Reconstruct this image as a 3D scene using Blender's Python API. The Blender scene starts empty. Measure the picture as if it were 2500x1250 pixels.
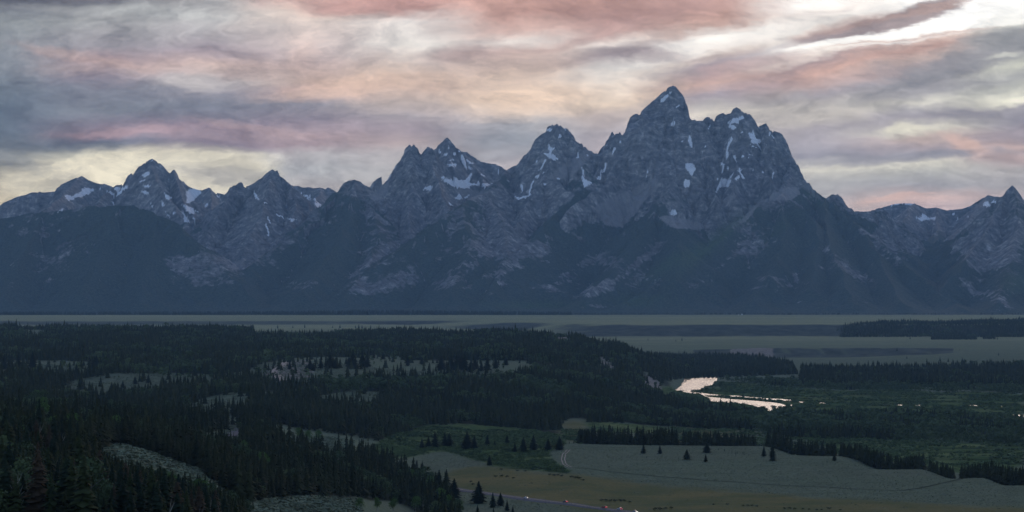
EXPOSURE = 0.0
SKYK = 1.0
REST = (1.65, 1.76, 1.95)
HAZE_COL = (0.39, 0.65, 0.96, 1)
HAZE_D = 1.85e-5
HAZE_T = 0.67
HAZE_LIGHT = (0.015, 0.033, 0.06)
RIVER_BUMP = 0.55
import bpy, math, random
import numpy as np

# ---------------------------------------------------------------- basics
F = 5333.0            # focal length in photo pixels (photo 2500 x 1250)
CAMZ = 150.0          # camera height over the near sage flat
HY = 720.0            # photo row of the true horizon
C = bpy.context.scene.collection
rng = np.random.default_rng(7)
random.seed(7)

def lin(c):
    c = c / 255.0
    return c / 12.92 if c <= 0.04045 else ((c + 0.055) / 1.055) ** 2.4
def L(r, g, b): return (lin(r), lin(g), lin(b), 1.0)
def zof(d, py): return CAMZ - (py - HY) * d / F
def xof(d, px): return (px - 1250.0) * d / F

def hash2(ix, iy, seed):
    h = (ix.astype(np.int64) * 374761393 + iy.astype(np.int64) * 668265263 + seed * 974634777) & 0xFFFFFFFF
    h = ((h ^ (h >> 13)) * 1274126177) & 0xFFFFFFFF
    h = h ^ (h >> 16)
    return (h & 0xFFFFFF).astype(np.float32) / 16777215.0
def vnoise(x, y, seed=0):
    x = np.asarray(x, np.float64); y = np.asarray(y, np.float64)
    ix = np.floor(x); iy = np.floor(y)
    fx = (x - ix).astype(np.float32); fy = (y - iy).astype(np.float32)
    ix = ix.astype(np.int64); iy = iy.astype(np.int64)
    ux = fx * fx * fx * (fx * (fx * 6 - 15) + 10); uy = fy * fy * fy * (fy * (fy * 6 - 15) + 10)
    a = hash2(ix, iy, seed); b = hash2(ix + 1, iy, seed)
    c = hash2(ix, iy + 1, seed); d = hash2(ix + 1, iy + 1, seed)
    return (a + (b - a) * ux) * (1 - uy) + (c + (d - c) * ux) * uy      # 0..1
def fbm(x, y, oct=4, seed=0, gain=0.5):
    s = 0.0; a = 1.0; t = 0.0
    for i in range(oct):
        s = s + a * vnoise(x * 2 ** i + 17.3 * i, y * 2 ** i - 9.1 * i, seed + i); t += a; a *= gain
    return s / t
def ridged(x, y, oct=4, seed=0, gain=0.5):
    s = 0.0; a = 1.0; t = 0.0
    for i in range(oct):
        n = 1 - np.abs(2 * vnoise(x * 2 ** i + 5.7 * i, y * 2 ** i + 3.1 * i, seed + i) - 1)
        s = s + a * n * n; t += a; a *= gain
    return s / t
def sstep(a, b, x):
    t = np.clip((x - a) / (b - a), 0, 1)
    return t * t * (3 - 2 * t)
def in_poly(px, py, poly):
    inside = np.zeros(px.shape, bool)
    n = len(poly)
    x0 = min(p[0] for p in poly); x1 = max(p[0] for p in poly)
    y0 = min(p[1] for p in poly); y1 = max(p[1] for p in poly)
    m = (px >= x0) & (px <= x1) & (py >= y0) & (py <= y1)
    if not m.any(): return inside
    qx = px[m]; qy = py[m]; r = np.zeros(qx.shape, bool)
    for i in range(n):
        xa, ya = poly[i]; xb, yb = poly[(i + 1) % n]
        if ya == yb: continue
        c = ((ya > qy) != (yb > qy)) & (qx < (xb - xa) * (qy - ya) / (yb - ya) + xa)
        r ^= c
    inside[m] = r
    return inside

def link(o, parent=None):
    C.objects.link(o)
    if parent is not None: o.parent = parent
    return o
def mesh_from(name, V, Fc, mats=(), smooth=False, attrs=None, mat_idx=None):
    """V (n,3); Fc (m,3) or (m,4) int array"""
    V = np.asarray(V, np.float32); Fc = np.asarray(Fc, np.int32)
    me = bpy.data.meshes.new(name)
    k = Fc.shape[1]
    me.vertices.add(len(V)); me.vertices.foreach_set('co', V.ravel())
    me.loops.add(Fc.size); me.loops.foreach_set('vertex_index', Fc.ravel())
    me.polygons.add(len(Fc))
    me.polygons.foreach_set('loop_start', np.arange(0, Fc.size, k, dtype=np.int32))
    me.polygons.foreach_set('loop_total', np.full(len(Fc), k, np.int32))
    if smooth: me.polygons.foreach_set('use_smooth', np.ones(len(Fc), bool))
    if mat_idx is not None: me.polygons.foreach_set('material_index', np.asarray(mat_idx, np.int32))
    for m in mats: me.materials.append(m)
    for an, av in (attrs or {}).items():
        a = me.attributes.new(an, 'FLOAT', 'POINT'); a.data.foreach_set('value', np.asarray(av, np.float32).ravel())
    me.update(calc_edges=True)
    return me
def add(name, me, parent=None, **props):
    o = link(bpy.data.objects.new(name, me), parent)
    for k, v in props.items(): o[k] = v
    return o
def grid_faces(nr, nc):
    i = np.arange(nr * nc, dtype=np.int32).reshape(nr, nc)
    return np.stack([i[:-1, :-1], i[:-1, 1:], i[1:, 1:], i[1:, :-1]], -1).reshape(-1, 4)

# ---------------------------------------------------------------- node helper
class NT:
    def __init__(s, tree): s.t = tree; s.n = tree.nodes; s.l = tree.links
    def node(s, typ, **kw):
        n = s.n.new(typ)
        for k, v in kw.items(): setattr(n, k, v)
        return n
    def put(s, sock, v):
        if hasattr(v, 'is_output') or isinstance(v, bpy.types.NodeSocket): s.l.new(v, sock)
        else: sock.default_value = v
    def math(s, op, a, b=0.0, c=None, clamp=False):
        n = s.node('ShaderNodeMath', operation=op, use_clamp=clamp)
        s.put(n.inputs[0], a); s.put(n.inputs[1], b)
        if c is not None: s.put(n.inputs[2], c)
        return n.outputs[0]
    def vmath(s, op, a, b=(0, 0, 0), out=0):
        n = s.node('ShaderNodeVectorMath', operation=op)
        s.put(n.inputs[0], a)
        if op == 'SCALE': s.put(n.inputs[3], b)
        elif op not in ('LENGTH',): s.put(n.inputs[1], b)
        return n.outputs['Value'] if op in ('LENGTH', 'DOT_PRODUCT') else n.outputs[0]
    def xyz(s, v):
        n = s.node('ShaderNodeSeparateXYZ'); s.put(n.inputs[0], v); return n.outputs
    def comb(s, x, y, z):
        n = s.node('ShaderNodeCombineXYZ')
        for i, v in enumerate((x, y, z)): s.put(n.inputs[i], v)
        return n.outputs[0]
    def mapr(s, v, a, b, c=0.0, d=1.0, smooth=False):
        n = s.node('ShaderNodeMapRange', interpolation_type='SMOOTHSTEP' if smooth else 'LINEAR')
        s.put(n.inputs[0], v); s.put(n.inputs[1], a); s.put(n.inputs[2], b); s.put(n.inputs[3], c); s.put(n.inputs[4], d)
        return n.outputs[0]
    def mix(s, f, a, b, mode='MIX'):
        n = s.node('ShaderNodeMix', data_type='RGBA', blend_type=mode)
        s.put(n.inputs[0], f); s.put(n.inputs[6], a); s.put(n.inputs[7], b)
        return n.outputs[2]
    def noise(s, vec, scale, detail=4, rough=0.5, dist=0.0, color=False, typ=None):
        n = s.node('ShaderNodeTexNoise')
        if typ: n.noise_type = typ
        s.put(n.inputs['Vector'], vec); n.inputs['Scale'].default_value = scale
        n.inputs['Detail'].default_value = detail; n.inputs['Roughness'].default_value = rough
        n.inputs['Distortion'].default_value = dist
        return n.outputs['Color'] if color else n.outputs[0]
    def ramp(s, f, stops, interp='LINEAR'):
        n = s.node('ShaderNodeValToRGB'); r = n.color_ramp; r.interpolation = interp
        while len(r.elements) < len(stops): r.elements.new(0.5)
        for e, (p, c) in zip(r.elements, stops): e.position = p
        for e, (p, c) in zip(r.elements, stops): e.position = p; e.color = c
        s.put(n.inputs[0], f); return n.outputs[0]
    def attr(s, name):
        n = s.node('ShaderNodeAttribute', attribute_name=name); return n.outputs['Fac']
    def mapping(s, v, loc=(0, 0, 0), rot=(0, 0, 0), scale=(1, 1, 1), typ='POINT'):
        n = s.node('ShaderNodeMapping', vector_type=typ)
        s.put(n.inputs[0], v); n.inputs[1].default_value = loc; n.inputs[2].default_value = rot; n.inputs[3].default_value = scale
        return n.outputs[0]
def material(name, rough=0.9, spec=0.2):
    m = bpy.data.materials.new(name); m.use_nodes = True
    t = NT(m.node_tree); b = m.node_tree.nodes['Principled BSDF']
    b.inputs['Roughness'].default_value = rough
    b.inputs['Specular IOR Level'].default_value = spec
    return m, t, b

# ---------------------------------------------------------------- camera
cam = bpy.data.cameras.new('camera'); camo = link(bpy.data.objects.new('camera', cam))
cam.sensor_width = 36.0; cam.lens = 36.0 * F / 2500.0
cam.shift_y = (HY - 625.0) / 2500.0
camo.location = (0, 0, CAMZ); camo.rotation_euler = (math.pi / 2, 0, 0)
cam.clip_start = 1.0; cam.clip_end = 80000.0
sc = bpy.context.scene; sc.camera = camo
sc.view_settings.view_transform = 'Standard'; sc.view_settings.look = 'None'
sc.view_settings.exposure = EXPOSURE if 'EXPOSURE' in globals() else 0.0
sc.view_settings.gamma = 1.0
sc.cycles.use_denoising = True
sc.cycles.max_bounces = 6; sc.cycles.diffuse_bounces = 2; sc.cycles.glossy_bounces = 2
sc.cycles.volume_bounces = 0; sc.cycles.transparent_max_bounces = 4

# ---------------------------------------------------------------- world: dusk sky with clouds
SUN_AZ, SUN_EL = math.radians(13.0), math.radians(18.0)
world = bpy.data.worlds.new('World'); sc.world = world; world.use_nodes = True
w = NT(world.node_tree)
for n in list(w.n): w.n.remove(n)
out = w.node('ShaderNodeOutputWorld'); bg = w.node('ShaderNodeBackground')
w.l.new(bg.outputs[0], out.inputs[0]); bg.inputs[1].default_value = 0.1
sky = w.node('ShaderNodeTexSky', sky_type='NISHITA'); sky.sun_disc = False
sky.sun_elevation = SUN_EL; sky.sun_rotation = SUN_AZ; sky.altitude = 2200; sky.dust_density = 1.0
tc = w.node('ShaderNodeTexCoord'); D = tc.outputs['Generated']
dx, dy, dz = w.xyz(D)
yy = w.math('MAXIMUM', dy, 0.05)
PX = w.math('MULTIPLY_ADD', w.math('DIVIDE', dx, yy), F / 1000.0, 1.25)       # photo-like chart of the western sky, /1000
PY = w.math('MULTIPLY_ADD', w.math('DIVIDE', dz, yy), -F / 1000.0, 0.72)
P0 = w.comb(PX, PY, 0.0)
# domain warp, streaks lie nearly level and rise to the right
st = w.mapping(P0, rot=(0, 0, math.radians(11)), scale=(2.2, 7.0, 1))
w1 = w.noise(st, 1.0, 5, 0.55, color=True)
w2 = w.noise(w.mapping(P0, rot=(0, 0, math.radians(8)), scale=(7, 22, 1)), 1.0, 4, 0.6, color=True)
W = w.vmath('ADD', w.vmath('SCALE', w.vmath('SUBTRACT', w1, (0.5, 0.5, 0.5)), 0.085),
            w.vmath('SCALE', w.vmath('SUBTRACT', w2, (0.5, 0.5, 0.5)), 0.03))
W = w.vmath('MULTIPLY', W, (3.0, 0.75, 0))
w7 = w.noise(w.mapping(P0, rot=(0, 0, math.radians(12)), scale=(20, 50, 1)), 1.0, 5, 0.65, color=True)
W = w.vmath('ADD', W, w.vmath('MULTIPLY', w.vmath('SUBTRACT', w7, (0.5, 0.5, 0.5)), (0.05, 0.022, 0)))
P = w.vmath('ADD', P0, W)
px_, py_, _ = w.xyz(P)
ST = {
0: [(0,90,95,110),(30,120,128,138),(60,140,148,152),(100,135,142,150),(150,130,138,148),(200,112,125,138),(260,95,112,130),(310,92,108,126),(350,100,112,125),(385,135,140,140),(420,160,158,145),(460,185,175,150),(490,200,185,152)],
250: [(0,112,114,126),(20,146,149,152),(60,158,160,162),(110,152,148,156),(140,165,140,145),(165,175,150,150),(195,145,135,148),(220,125,130,145),(270,120,128,142),(300,130,122,140),(325,160,135,148),(345,105,115,135),(360,130,135,140),(375,200,195,170),(400,222,212,180),(450,225,210,170),(490,205,190,160)],
500: [(0,162,160,162),(40,186,187,186),(90,170,163,168),(120,160,145,155),(160,200,170,160),(200,190,180,178),(230,140,138,150),(260,118,124,140),(290,125,124,142),(310,150,130,145),(335,155,135,148),(360,135,125,145),(372,135,128,145),(382,205,200,180),(400,200,198,185),(430,170,170,168),(480,175,170,165)],
750: [(0,205,165,155),(30,225,200,185),(60,215,195,185),(110,205,185,180),(150,190,165,160),(200,205,170,150),(220,195,160,150),(260,140,138,150),(300,145,132,148),(340,170,145,152),(365,165,142,150),(380,175,170,172),(420,165,168,172),(460,175,168,168)],
1000: [(0,200,145,132),(30,205,165,155),(55,225,215,208),(110,215,208,200),(150,210,190,178),(190,215,180,155),(220,218,182,158),(260,190,170,160),(290,165,155,160),(320,160,145,155),(350,175,155,155),(380,168,162,165),(420,170,168,170)],
1250: [(0,192,142,129),(40,191,142,129),(75,207,170,158),(100,228,215,205),(120,190,160,150),(150,205,175,160),(190,222,190,165),(240,228,195,165),(275,215,190,170),(300,165,165,170),(330,150,155,165),(380,160,160,168),(410,175,165,170)],
1500: [(0,187,138,127),(50,178,136,129),(80,188,150,142),(100,225,210,200),(130,160,145,150),(160,215,208,200),(200,225,205,185),(240,225,198,170),(280,205,185,175),(320,180,170,175),(360,185,172,178)],
1750: [(0,184,140,132),(40,193,148,134),(60,200,160,145),(85,248,242,232),(110,240,230,220),(130,200,180,168),(150,165,148,155),(180,185,150,145),(200,200,160,145),(225,160,148,158),(250,175,168,165),(275,205,195,180),(300,190,180,175)],
2000: [(0,248,243,236),(20,240,228,218),(60,235,228,218),(120,252,248,240),(142,240,225,210),(155,180,150,148),(180,215,165,145),(205,195,160,150),(230,155,148,155),(260,190,182,172),(290,205,195,182),(320,170,162,168),(350,160,155,165),(380,140,140,155),(397,185,182,178),(410,210,205,188),(440,170,170,170),(480,165,165,170),(515,195,175,172)],
2250: [(0,254,252,246),(35,255,254,250),(90,255,252,245),(105,215,180,165),(125,200,155,140),(150,190,165,155),(170,165,150,150),(200,150,146,150),(230,165,162,165),(250,205,200,185),(270,170,165,168),(290,155,150,160),(315,215,208,185),(335,195,170,160),(360,170,155,160),(380,150,148,158),(400,205,200,182),(420,175,175,170),(450,160,160,168),(485,200,168,162),(505,190,165,168)],
2500: [(0,255,254,248),(40,248,246,236),(58,190,190,182),(75,150,152,152),(100,142,144,148),(130,155,157,155),(160,200,200,180),(190,165,165,162),(215,180,180,168),(240,225,220,195),(255,160,155,160),(290,140,136,150),(330,165,150,158),(355,195,165,158),(385,185,160,158),(410,170,165,165),(450,168,165,168),(480,180,165,168)],
}
cur = None; prev = None
tiltk = w.mapr(py_, 0.15, 0.40, 1.0, 0.0)
for k in sorted(ST):
    tl = 0.0 if k <= 1000 else (0.10 if k == 1250 else 0.15 if k == 1500 else 0.20)
    v = py_
    if tl: v = w.math('MULTIPLY_ADD', w.math('MULTIPLY', w.math('SUBTRACT', px_, k / 1000.0), tiltk), tl, py_)
    fac = w.math('MULTIPLY_ADD', v, 1 / 0.9, 0.3 / 0.9)
    s = ST[k]; s = [(-300, 130, 93, 92), (-110, 178, 136, 131)] + s + [(600,) + s[-1][1:]]
    col = w.ramp(fac, [((p + 300) / 900.0, L(r, g, b)) for p, r, g, b in s])
    if cur is None: cur = col
    else: cur = w.mix(w.mapr(px_, prev / 1000.0, k / 1000.0, smooth=True), cur, col)
    prev = k
# clouds with an edge of their own: (cx, cy, half length, half width, tilt deg, colour, strength, softness)
BL = [
 (330, 442, 345, 82, 3, (224,213,182), 0.8, 0.3), (30, 395, 90, 22, -25, (135,140,142), 0.6, 0.8), (150, 452, 60, 20, 15, (188,182,168), 0.5, 1.0), (560, 432, 150, 20, -6, (172,170,168), 0.6, 0.9),
 (2150, 52, 250, 24, 15, (158,138,140), 0.95, 0.45), (2040, 62, 130, 17, 16, (186,148,136), 0.6, 0.8),
 (2250, 22, 120, 10, 10, (186,152,142), 0.7, 0.6),
 (2330, 165, 300, 26, 17, (142,142,148), 0.75, 0.7), (2480, 92, 130, 32, 10, (145,147,150), 0.8, 0.7),
 (1560, 128, 130, 16, -2, (160,142,146), 0.6, 0.9), (1750, 132, 90, 8, 6, (176,156,154), 0.5, 0.9),
 (1150, 125, 110, 22, 5, (185,155,150), 0.6, 0.9),
 (2230, 95, 210, 5, 9, (205,165,150), 0.6, 0.9), (1880, 150, 150, 14, 5, (178,145,142), 0.6, 0.9),
 (2440, 140, 50, 6, 10, (200,200,185), 0.6, 0.9),
 (1215, 345, 95, 14, 2, (150,157,168), 0.6, 0.9),
 (2230, 384, 300, 13, 4, (142,142,156), 0.7, 0.8), (2150, 300, 260, 8, 6, (160,153,160), 0.5, 0.9),
 (2080, 495, 120, 14, 6, (196,172,168), 0.5, 0.9), (2200, 480, 110, 7, 8, (212,172,160), 0.7, 0.9),
 (2370, 352, 70, 22, -20, (216,172,152), 0.75, 0.9), (2220, 312, 70, 9, 3, (225,218,192), 0.8, 0.8),
 (640, 318, 190, 14, -8, (178,148,150), 0.45, 0.9), (300, 322, 130, 10, 1, (175,142,150), 0.55, 0.9),
 (230, 142, 190, 14, -10, (200,165,155), 0.5, 0.9), (560, 175, 110, 17, -6, (205,175,162), 0.45, 0.9),
 (820, 222, 170, 24, 6, (224,182,152), 0.55, 0.9), (1290, 235, 170, 30, 5, (230,194,160), 0.5, 0.9),
 (900, 12, 170, 26, 3, (196,142,134), 0.8, 0.7), (720, 130, 60, 40, 55, (215,178,162), 0.35, 1.0),
 (330, 30, 130, 18, -4, (175,180,180), 0.4, 1.0), (110, 20, 110, 9, 0, (165,168,170), 0.4, 1.0),
 (450, 208, 60, 18, -8, (205,195,190), 0.5, 1.0),
]
for cx, cy, rx, ry, an, c, stg, soft in BL:
    m = w.mapping(P, loc=(cx / 1000, cy / 1000, 0), rot=(0, 0, -math.radians(an)), scale=(rx / 1000, ry / 1000, 1), typ='TEXTURE')
    ln = w.vmath('LENGTH', m)
    cur = w.mix(w.mapr(ln, 1.0 + 0.45 * soft, 1.0 - 0.75 * soft, 0.0, stg, smooth=True), cur, L(*c))
# fine wisps
n3 = w.noise(w.mapping(P, rot=(0, 0, math.radians(10)), scale=(5, 17, 1)), 1.0, 7, 0.6, 0.5)
n4 = w.noise(w.mapping(P, rot=(0, 0, math.radians(-35)), scale=(6, 9, 1)), 1.0, 6, 0.6)
n6 = w.noise(w.mapping(P, rot=(0, 0, math.radians(14)), scale=(11, 60, 1)), 1.0, 6, 0.65, 0.8)
nn = w.math('ADD', w.mapr(n3, 0.28, 0.72, -0.24, 0.22), w.mapr(n4, 0.3, 0.7, -0.13, 0.13))
nn = w.math('ADD', nn, w.mapr(n6, 0.3, 0.7, -0.08, 0.08))
n8 = w.noise(w.mapping(P, rot=(0, 0, math.radians(28)), scale=(13, 21, 1)), 1.0, 7, 0.68, 0.6)
n9 = w.noise(w.mapping(P, rot=(0, 0, math.radians(-12)), scale=(30, 60, 1)), 1.0, 5, 0.7, 0.4)
nn = w.math('ADD', nn, w.math('MULTIPLY', w.mapr(n8, 0.32, 0.68, -0.19, 0.17), w.mapr(px_, 1.5, 0.3, 0.45, 1.0)))
nn = w.math('ADD', nn, w.mapr(n9, 0.32, 0.68, -0.07, 0.07))
nn = w.math('ADD', nn, 1.0)
cur = w.mix(1.0, cur, w.comb(nn, w.math('MULTIPLY_ADD', nn, 0.96, 0.04), w.math('MULTIPLY_ADD', nn, 0.85, 0.15)), 'MULTIPLY')
lum = w.vmath('DOT_PRODUCT', cur, (0.3, 0.55, 0.15))
cur = w.mix(0.30, cur, w.comb(lum, lum, lum))
# the afterglow is this much brighter above the hazy air than it looks through it
cloud = w.vmath('SCALE', w.vmath('MAXIMUM', w.vmath('SUBTRACT', cur, HAZE_LIGHT), (0.01, 0.01, 0.01)), 10.0 / HAZE_T)
# high thin cloud over the rest of the sky, lit by the blue dusk
n5 = w.noise(w.mapping(D, scale=(1.5, 1.5, 5)), 1.0, 5, 0.6)
rest = w.mix(w.mapr(n5, 0.35, 0.7, 0.15, 0.6), w.vmath('SCALE', sky.outputs[0], SKYK if 'SKYK' in globals() else 1.0), (1.9, 2.2, 2.9, 1))
front = w.math('MULTIPLY', w.mapr(dy, 0.68, 0.88, smooth=True), w.mapr(dz, 0.60, 0.25, smooth=True))
rest = w.vmath('MULTIPLY', rest, REST)
skyc = w.mix(front, rest, cloud)
skyc = w.mix(w.mapr(dz, -0.02, -0.12, 0.0, 0.9), skyc, (0.25, 0.3, 0.35, 1))
w.l.new(skyc, bg.inputs[0])

sun = bpy.data.lights.new('sun', 'SUN'); suno = link(bpy.data.objects.new('sun', sun))
sun.energy = 1.0; sun.angle = math.radians(25); sun.color = (1.0, 0.82, 0.68)
# light travels from the afterglow behind the range towards the camera
sd = (math.sin(SUN_AZ) * math.cos(SUN_EL), math.cos(SUN_AZ) * math.cos(SUN_EL), math.sin(SUN_EL))
import mathutils
suno.rotation_euler = mathutils.Vector(sd).to_track_quat('Z', 'Y').to_euler()
suno.location = (0, 0, 500)

# ---------------------------------------------------------------- haze
m = bpy.data.materials.new('haze'); m.use_nodes = True; t = NT(m.node_tree)
for n in list(t.n): t.n.remove(n)
o_ = t.node('ShaderNodeOutputMaterial'); pv = t.node('ShaderNodeVolumePrincipled')
pv.inputs['Color'].default_value = HAZE_COL if 'HAZE_COL' in globals() else (0.62, 0.78, 1.0, 1)
pv.inputs['Density'].default_value = HAZE_D if 'HAZE_D' in globals() else 1.6e-5
t.l.new(pv.outputs[0], o_.inputs['Volume'])
bx = np.array([(x, y, z) for x in (-16500, 16500) for y in (-700, 22000) for z in (-61.5, 2350)], float)
bf = np.array([(0,1,3,2),(4,6,7,5),(0,4,5,1),(2,3,7,6),(0,2,6,4),(1,5,7,3)])
hz = add('haze', mesh_from('haze', bx, bf, (m,)), kind='stuff', label='thin blue evening haze filling the valley before the mountains', category='haze')
# ---------------------------------------------------------------- mountains
SKYLINE = [ # chunks: depth, points
(18000, [(-700,560),(-560,520),(-430,545),(-300,500),(-180,525),(-90,505),(0,500),(10,492),(30,484),(45,477),(60,474),(70,471),(78,467),(85,467),(91,469),(96,466),(105,468),(134,466),(138,457),(150,448),(165,441),(185,433),(200,428),(208,432),(216,438),(230,443),(243,447),(255,447),(263,450),(270,452),(278,455)]),
(17500, [(278,455),(285,451),(293,451),(299,449),(305,441),(310,430),(314,424),(320,421),(324,425),(328,422),(330,415),(336,408),(345,402),(355,394),(365,389),(373,387),(379,388),(384,394),(390,396),(396,402),(402,409),(408,415),(414,420),(419,417),(425,413),(430,418),(434,426),(437,433),(442,439),(452,443),(458,452)]),
(18800, [(452,446),(458,452),(470,458),(482,461),(493,463),(500,460),(510,455),(516,461),(522,467),(535,470),(550,473),(560,476)]),
(16500, [(545,482),(550,473),(556,467),(562,455),(575,450),(580,447),(584,442),(590,444),(598,456),(605,453),(612,450),(620,446),(630,438),(641,430),(654,419),(665,412),(672,416),(677,415),(684,429),(695,436),(707,447),(715,453),(730,472)]),
(19000, [(700,455),(715,453),(728,452),(738,456),(754,455),(764,457),(779,456),(795,460),(801,455),(812,461),(824,469),(840,480)]),
(16000, [(815,478),(824,469),(832,454),(838,446),(851,439),(866,437),(882,443),(894,452),(903,456)]),
(16800, [(895,462),(903,456),(908,446),(920,436),(935,428),(946,428),(949,419),(958,410),(966,395),(974,383),(985,375),(987,363),(999,352),(1012,351),(1020,361),(1027,372),(1035,363),(1045,356),(1058,363)]),
(17500, [(1050,366),(1058,363),(1068,355),(1081,342),(1091,335),(1099,338),(1109,351),(1114,360),(1127,367)]),
(18500, [(1114,372),(1127,367),(1140,368),(1153,377),(1173,391),(1189,395),(1209,397),(1225,404),(1234,411),(1245,420)]),
(17000, [(1225,424),(1238,413),(1254,403),(1270,387),(1282,371),(1296,360),(1305,340),(1318,328),(1331,319),(1337,307),(1349,302),(1352,305),(1359,300),(1369,304),(1375,311),(1386,311),(1394,321),(1403,335),(1409,348),(1413,345),(1421,348),(1423,354),(1436,360),(1451,368),(1458,371)]),
(17100, [(1455,374),(1458,371),(1464,362),(1477,349),(1487,331),(1495,317),(1500,327),(1504,325),(1513,320),(1518,328),(1526,321),(1532,298),(1538,285),(1549,276),(1563,275),(1567,267),(1579,257),(1595,243),(1610,230),(1625,217),(1638,206),(1646,205),(1652,212),(1661,218),(1669,234),(1677,252),(1680,267),(1686,289)]),
(17000, [(1680,280),(1686,289),(1702,290),(1715,293),(1724,285),(1737,284),(1742,291),(1750,279),(1764,275),(1776,276),(1784,275),(1789,265),(1797,259),(1809,266),(1817,275),(1825,272),(1834,280),(1844,294),(1852,307),(1861,303),(1870,299),(1876,307),(1879,317),(1896,319),(1909,325),(1918,338),(1925,353),(1930,370),(1939,388),(1950,404),(1958,422),(1963,436)]),
(16600, [(1958,428),(1963,436),(1976,447),(1986,461),(1999,472),(2016,484)]),
(17200, [(2010,492),(2016,484),(2022,480),(2030,474),(2045,474),(2055,481),(2063,494),(2071,507),(2081,509),(2086,516)]),
(20000, [(2060,515),(2085,515),(2119,516),(2142,509),(2177,498),(2200,495),(2233,495),(2246,501),(2262,507),(2286,505),(2311,512),(2344,509),(2367,502),(2387,489),(2412,475),(2424,478),(2439,479),(2460,490)]),
(16200, [(2425,492),(2439,482),(2450,476),(2456,466),(2471,451),(2479,457),(2488,470),(2499,478),(2530,505),(2580,480),(2640,520),(2760,470),(2900,540),(3050,500),(3200,560)]),
]
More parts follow.
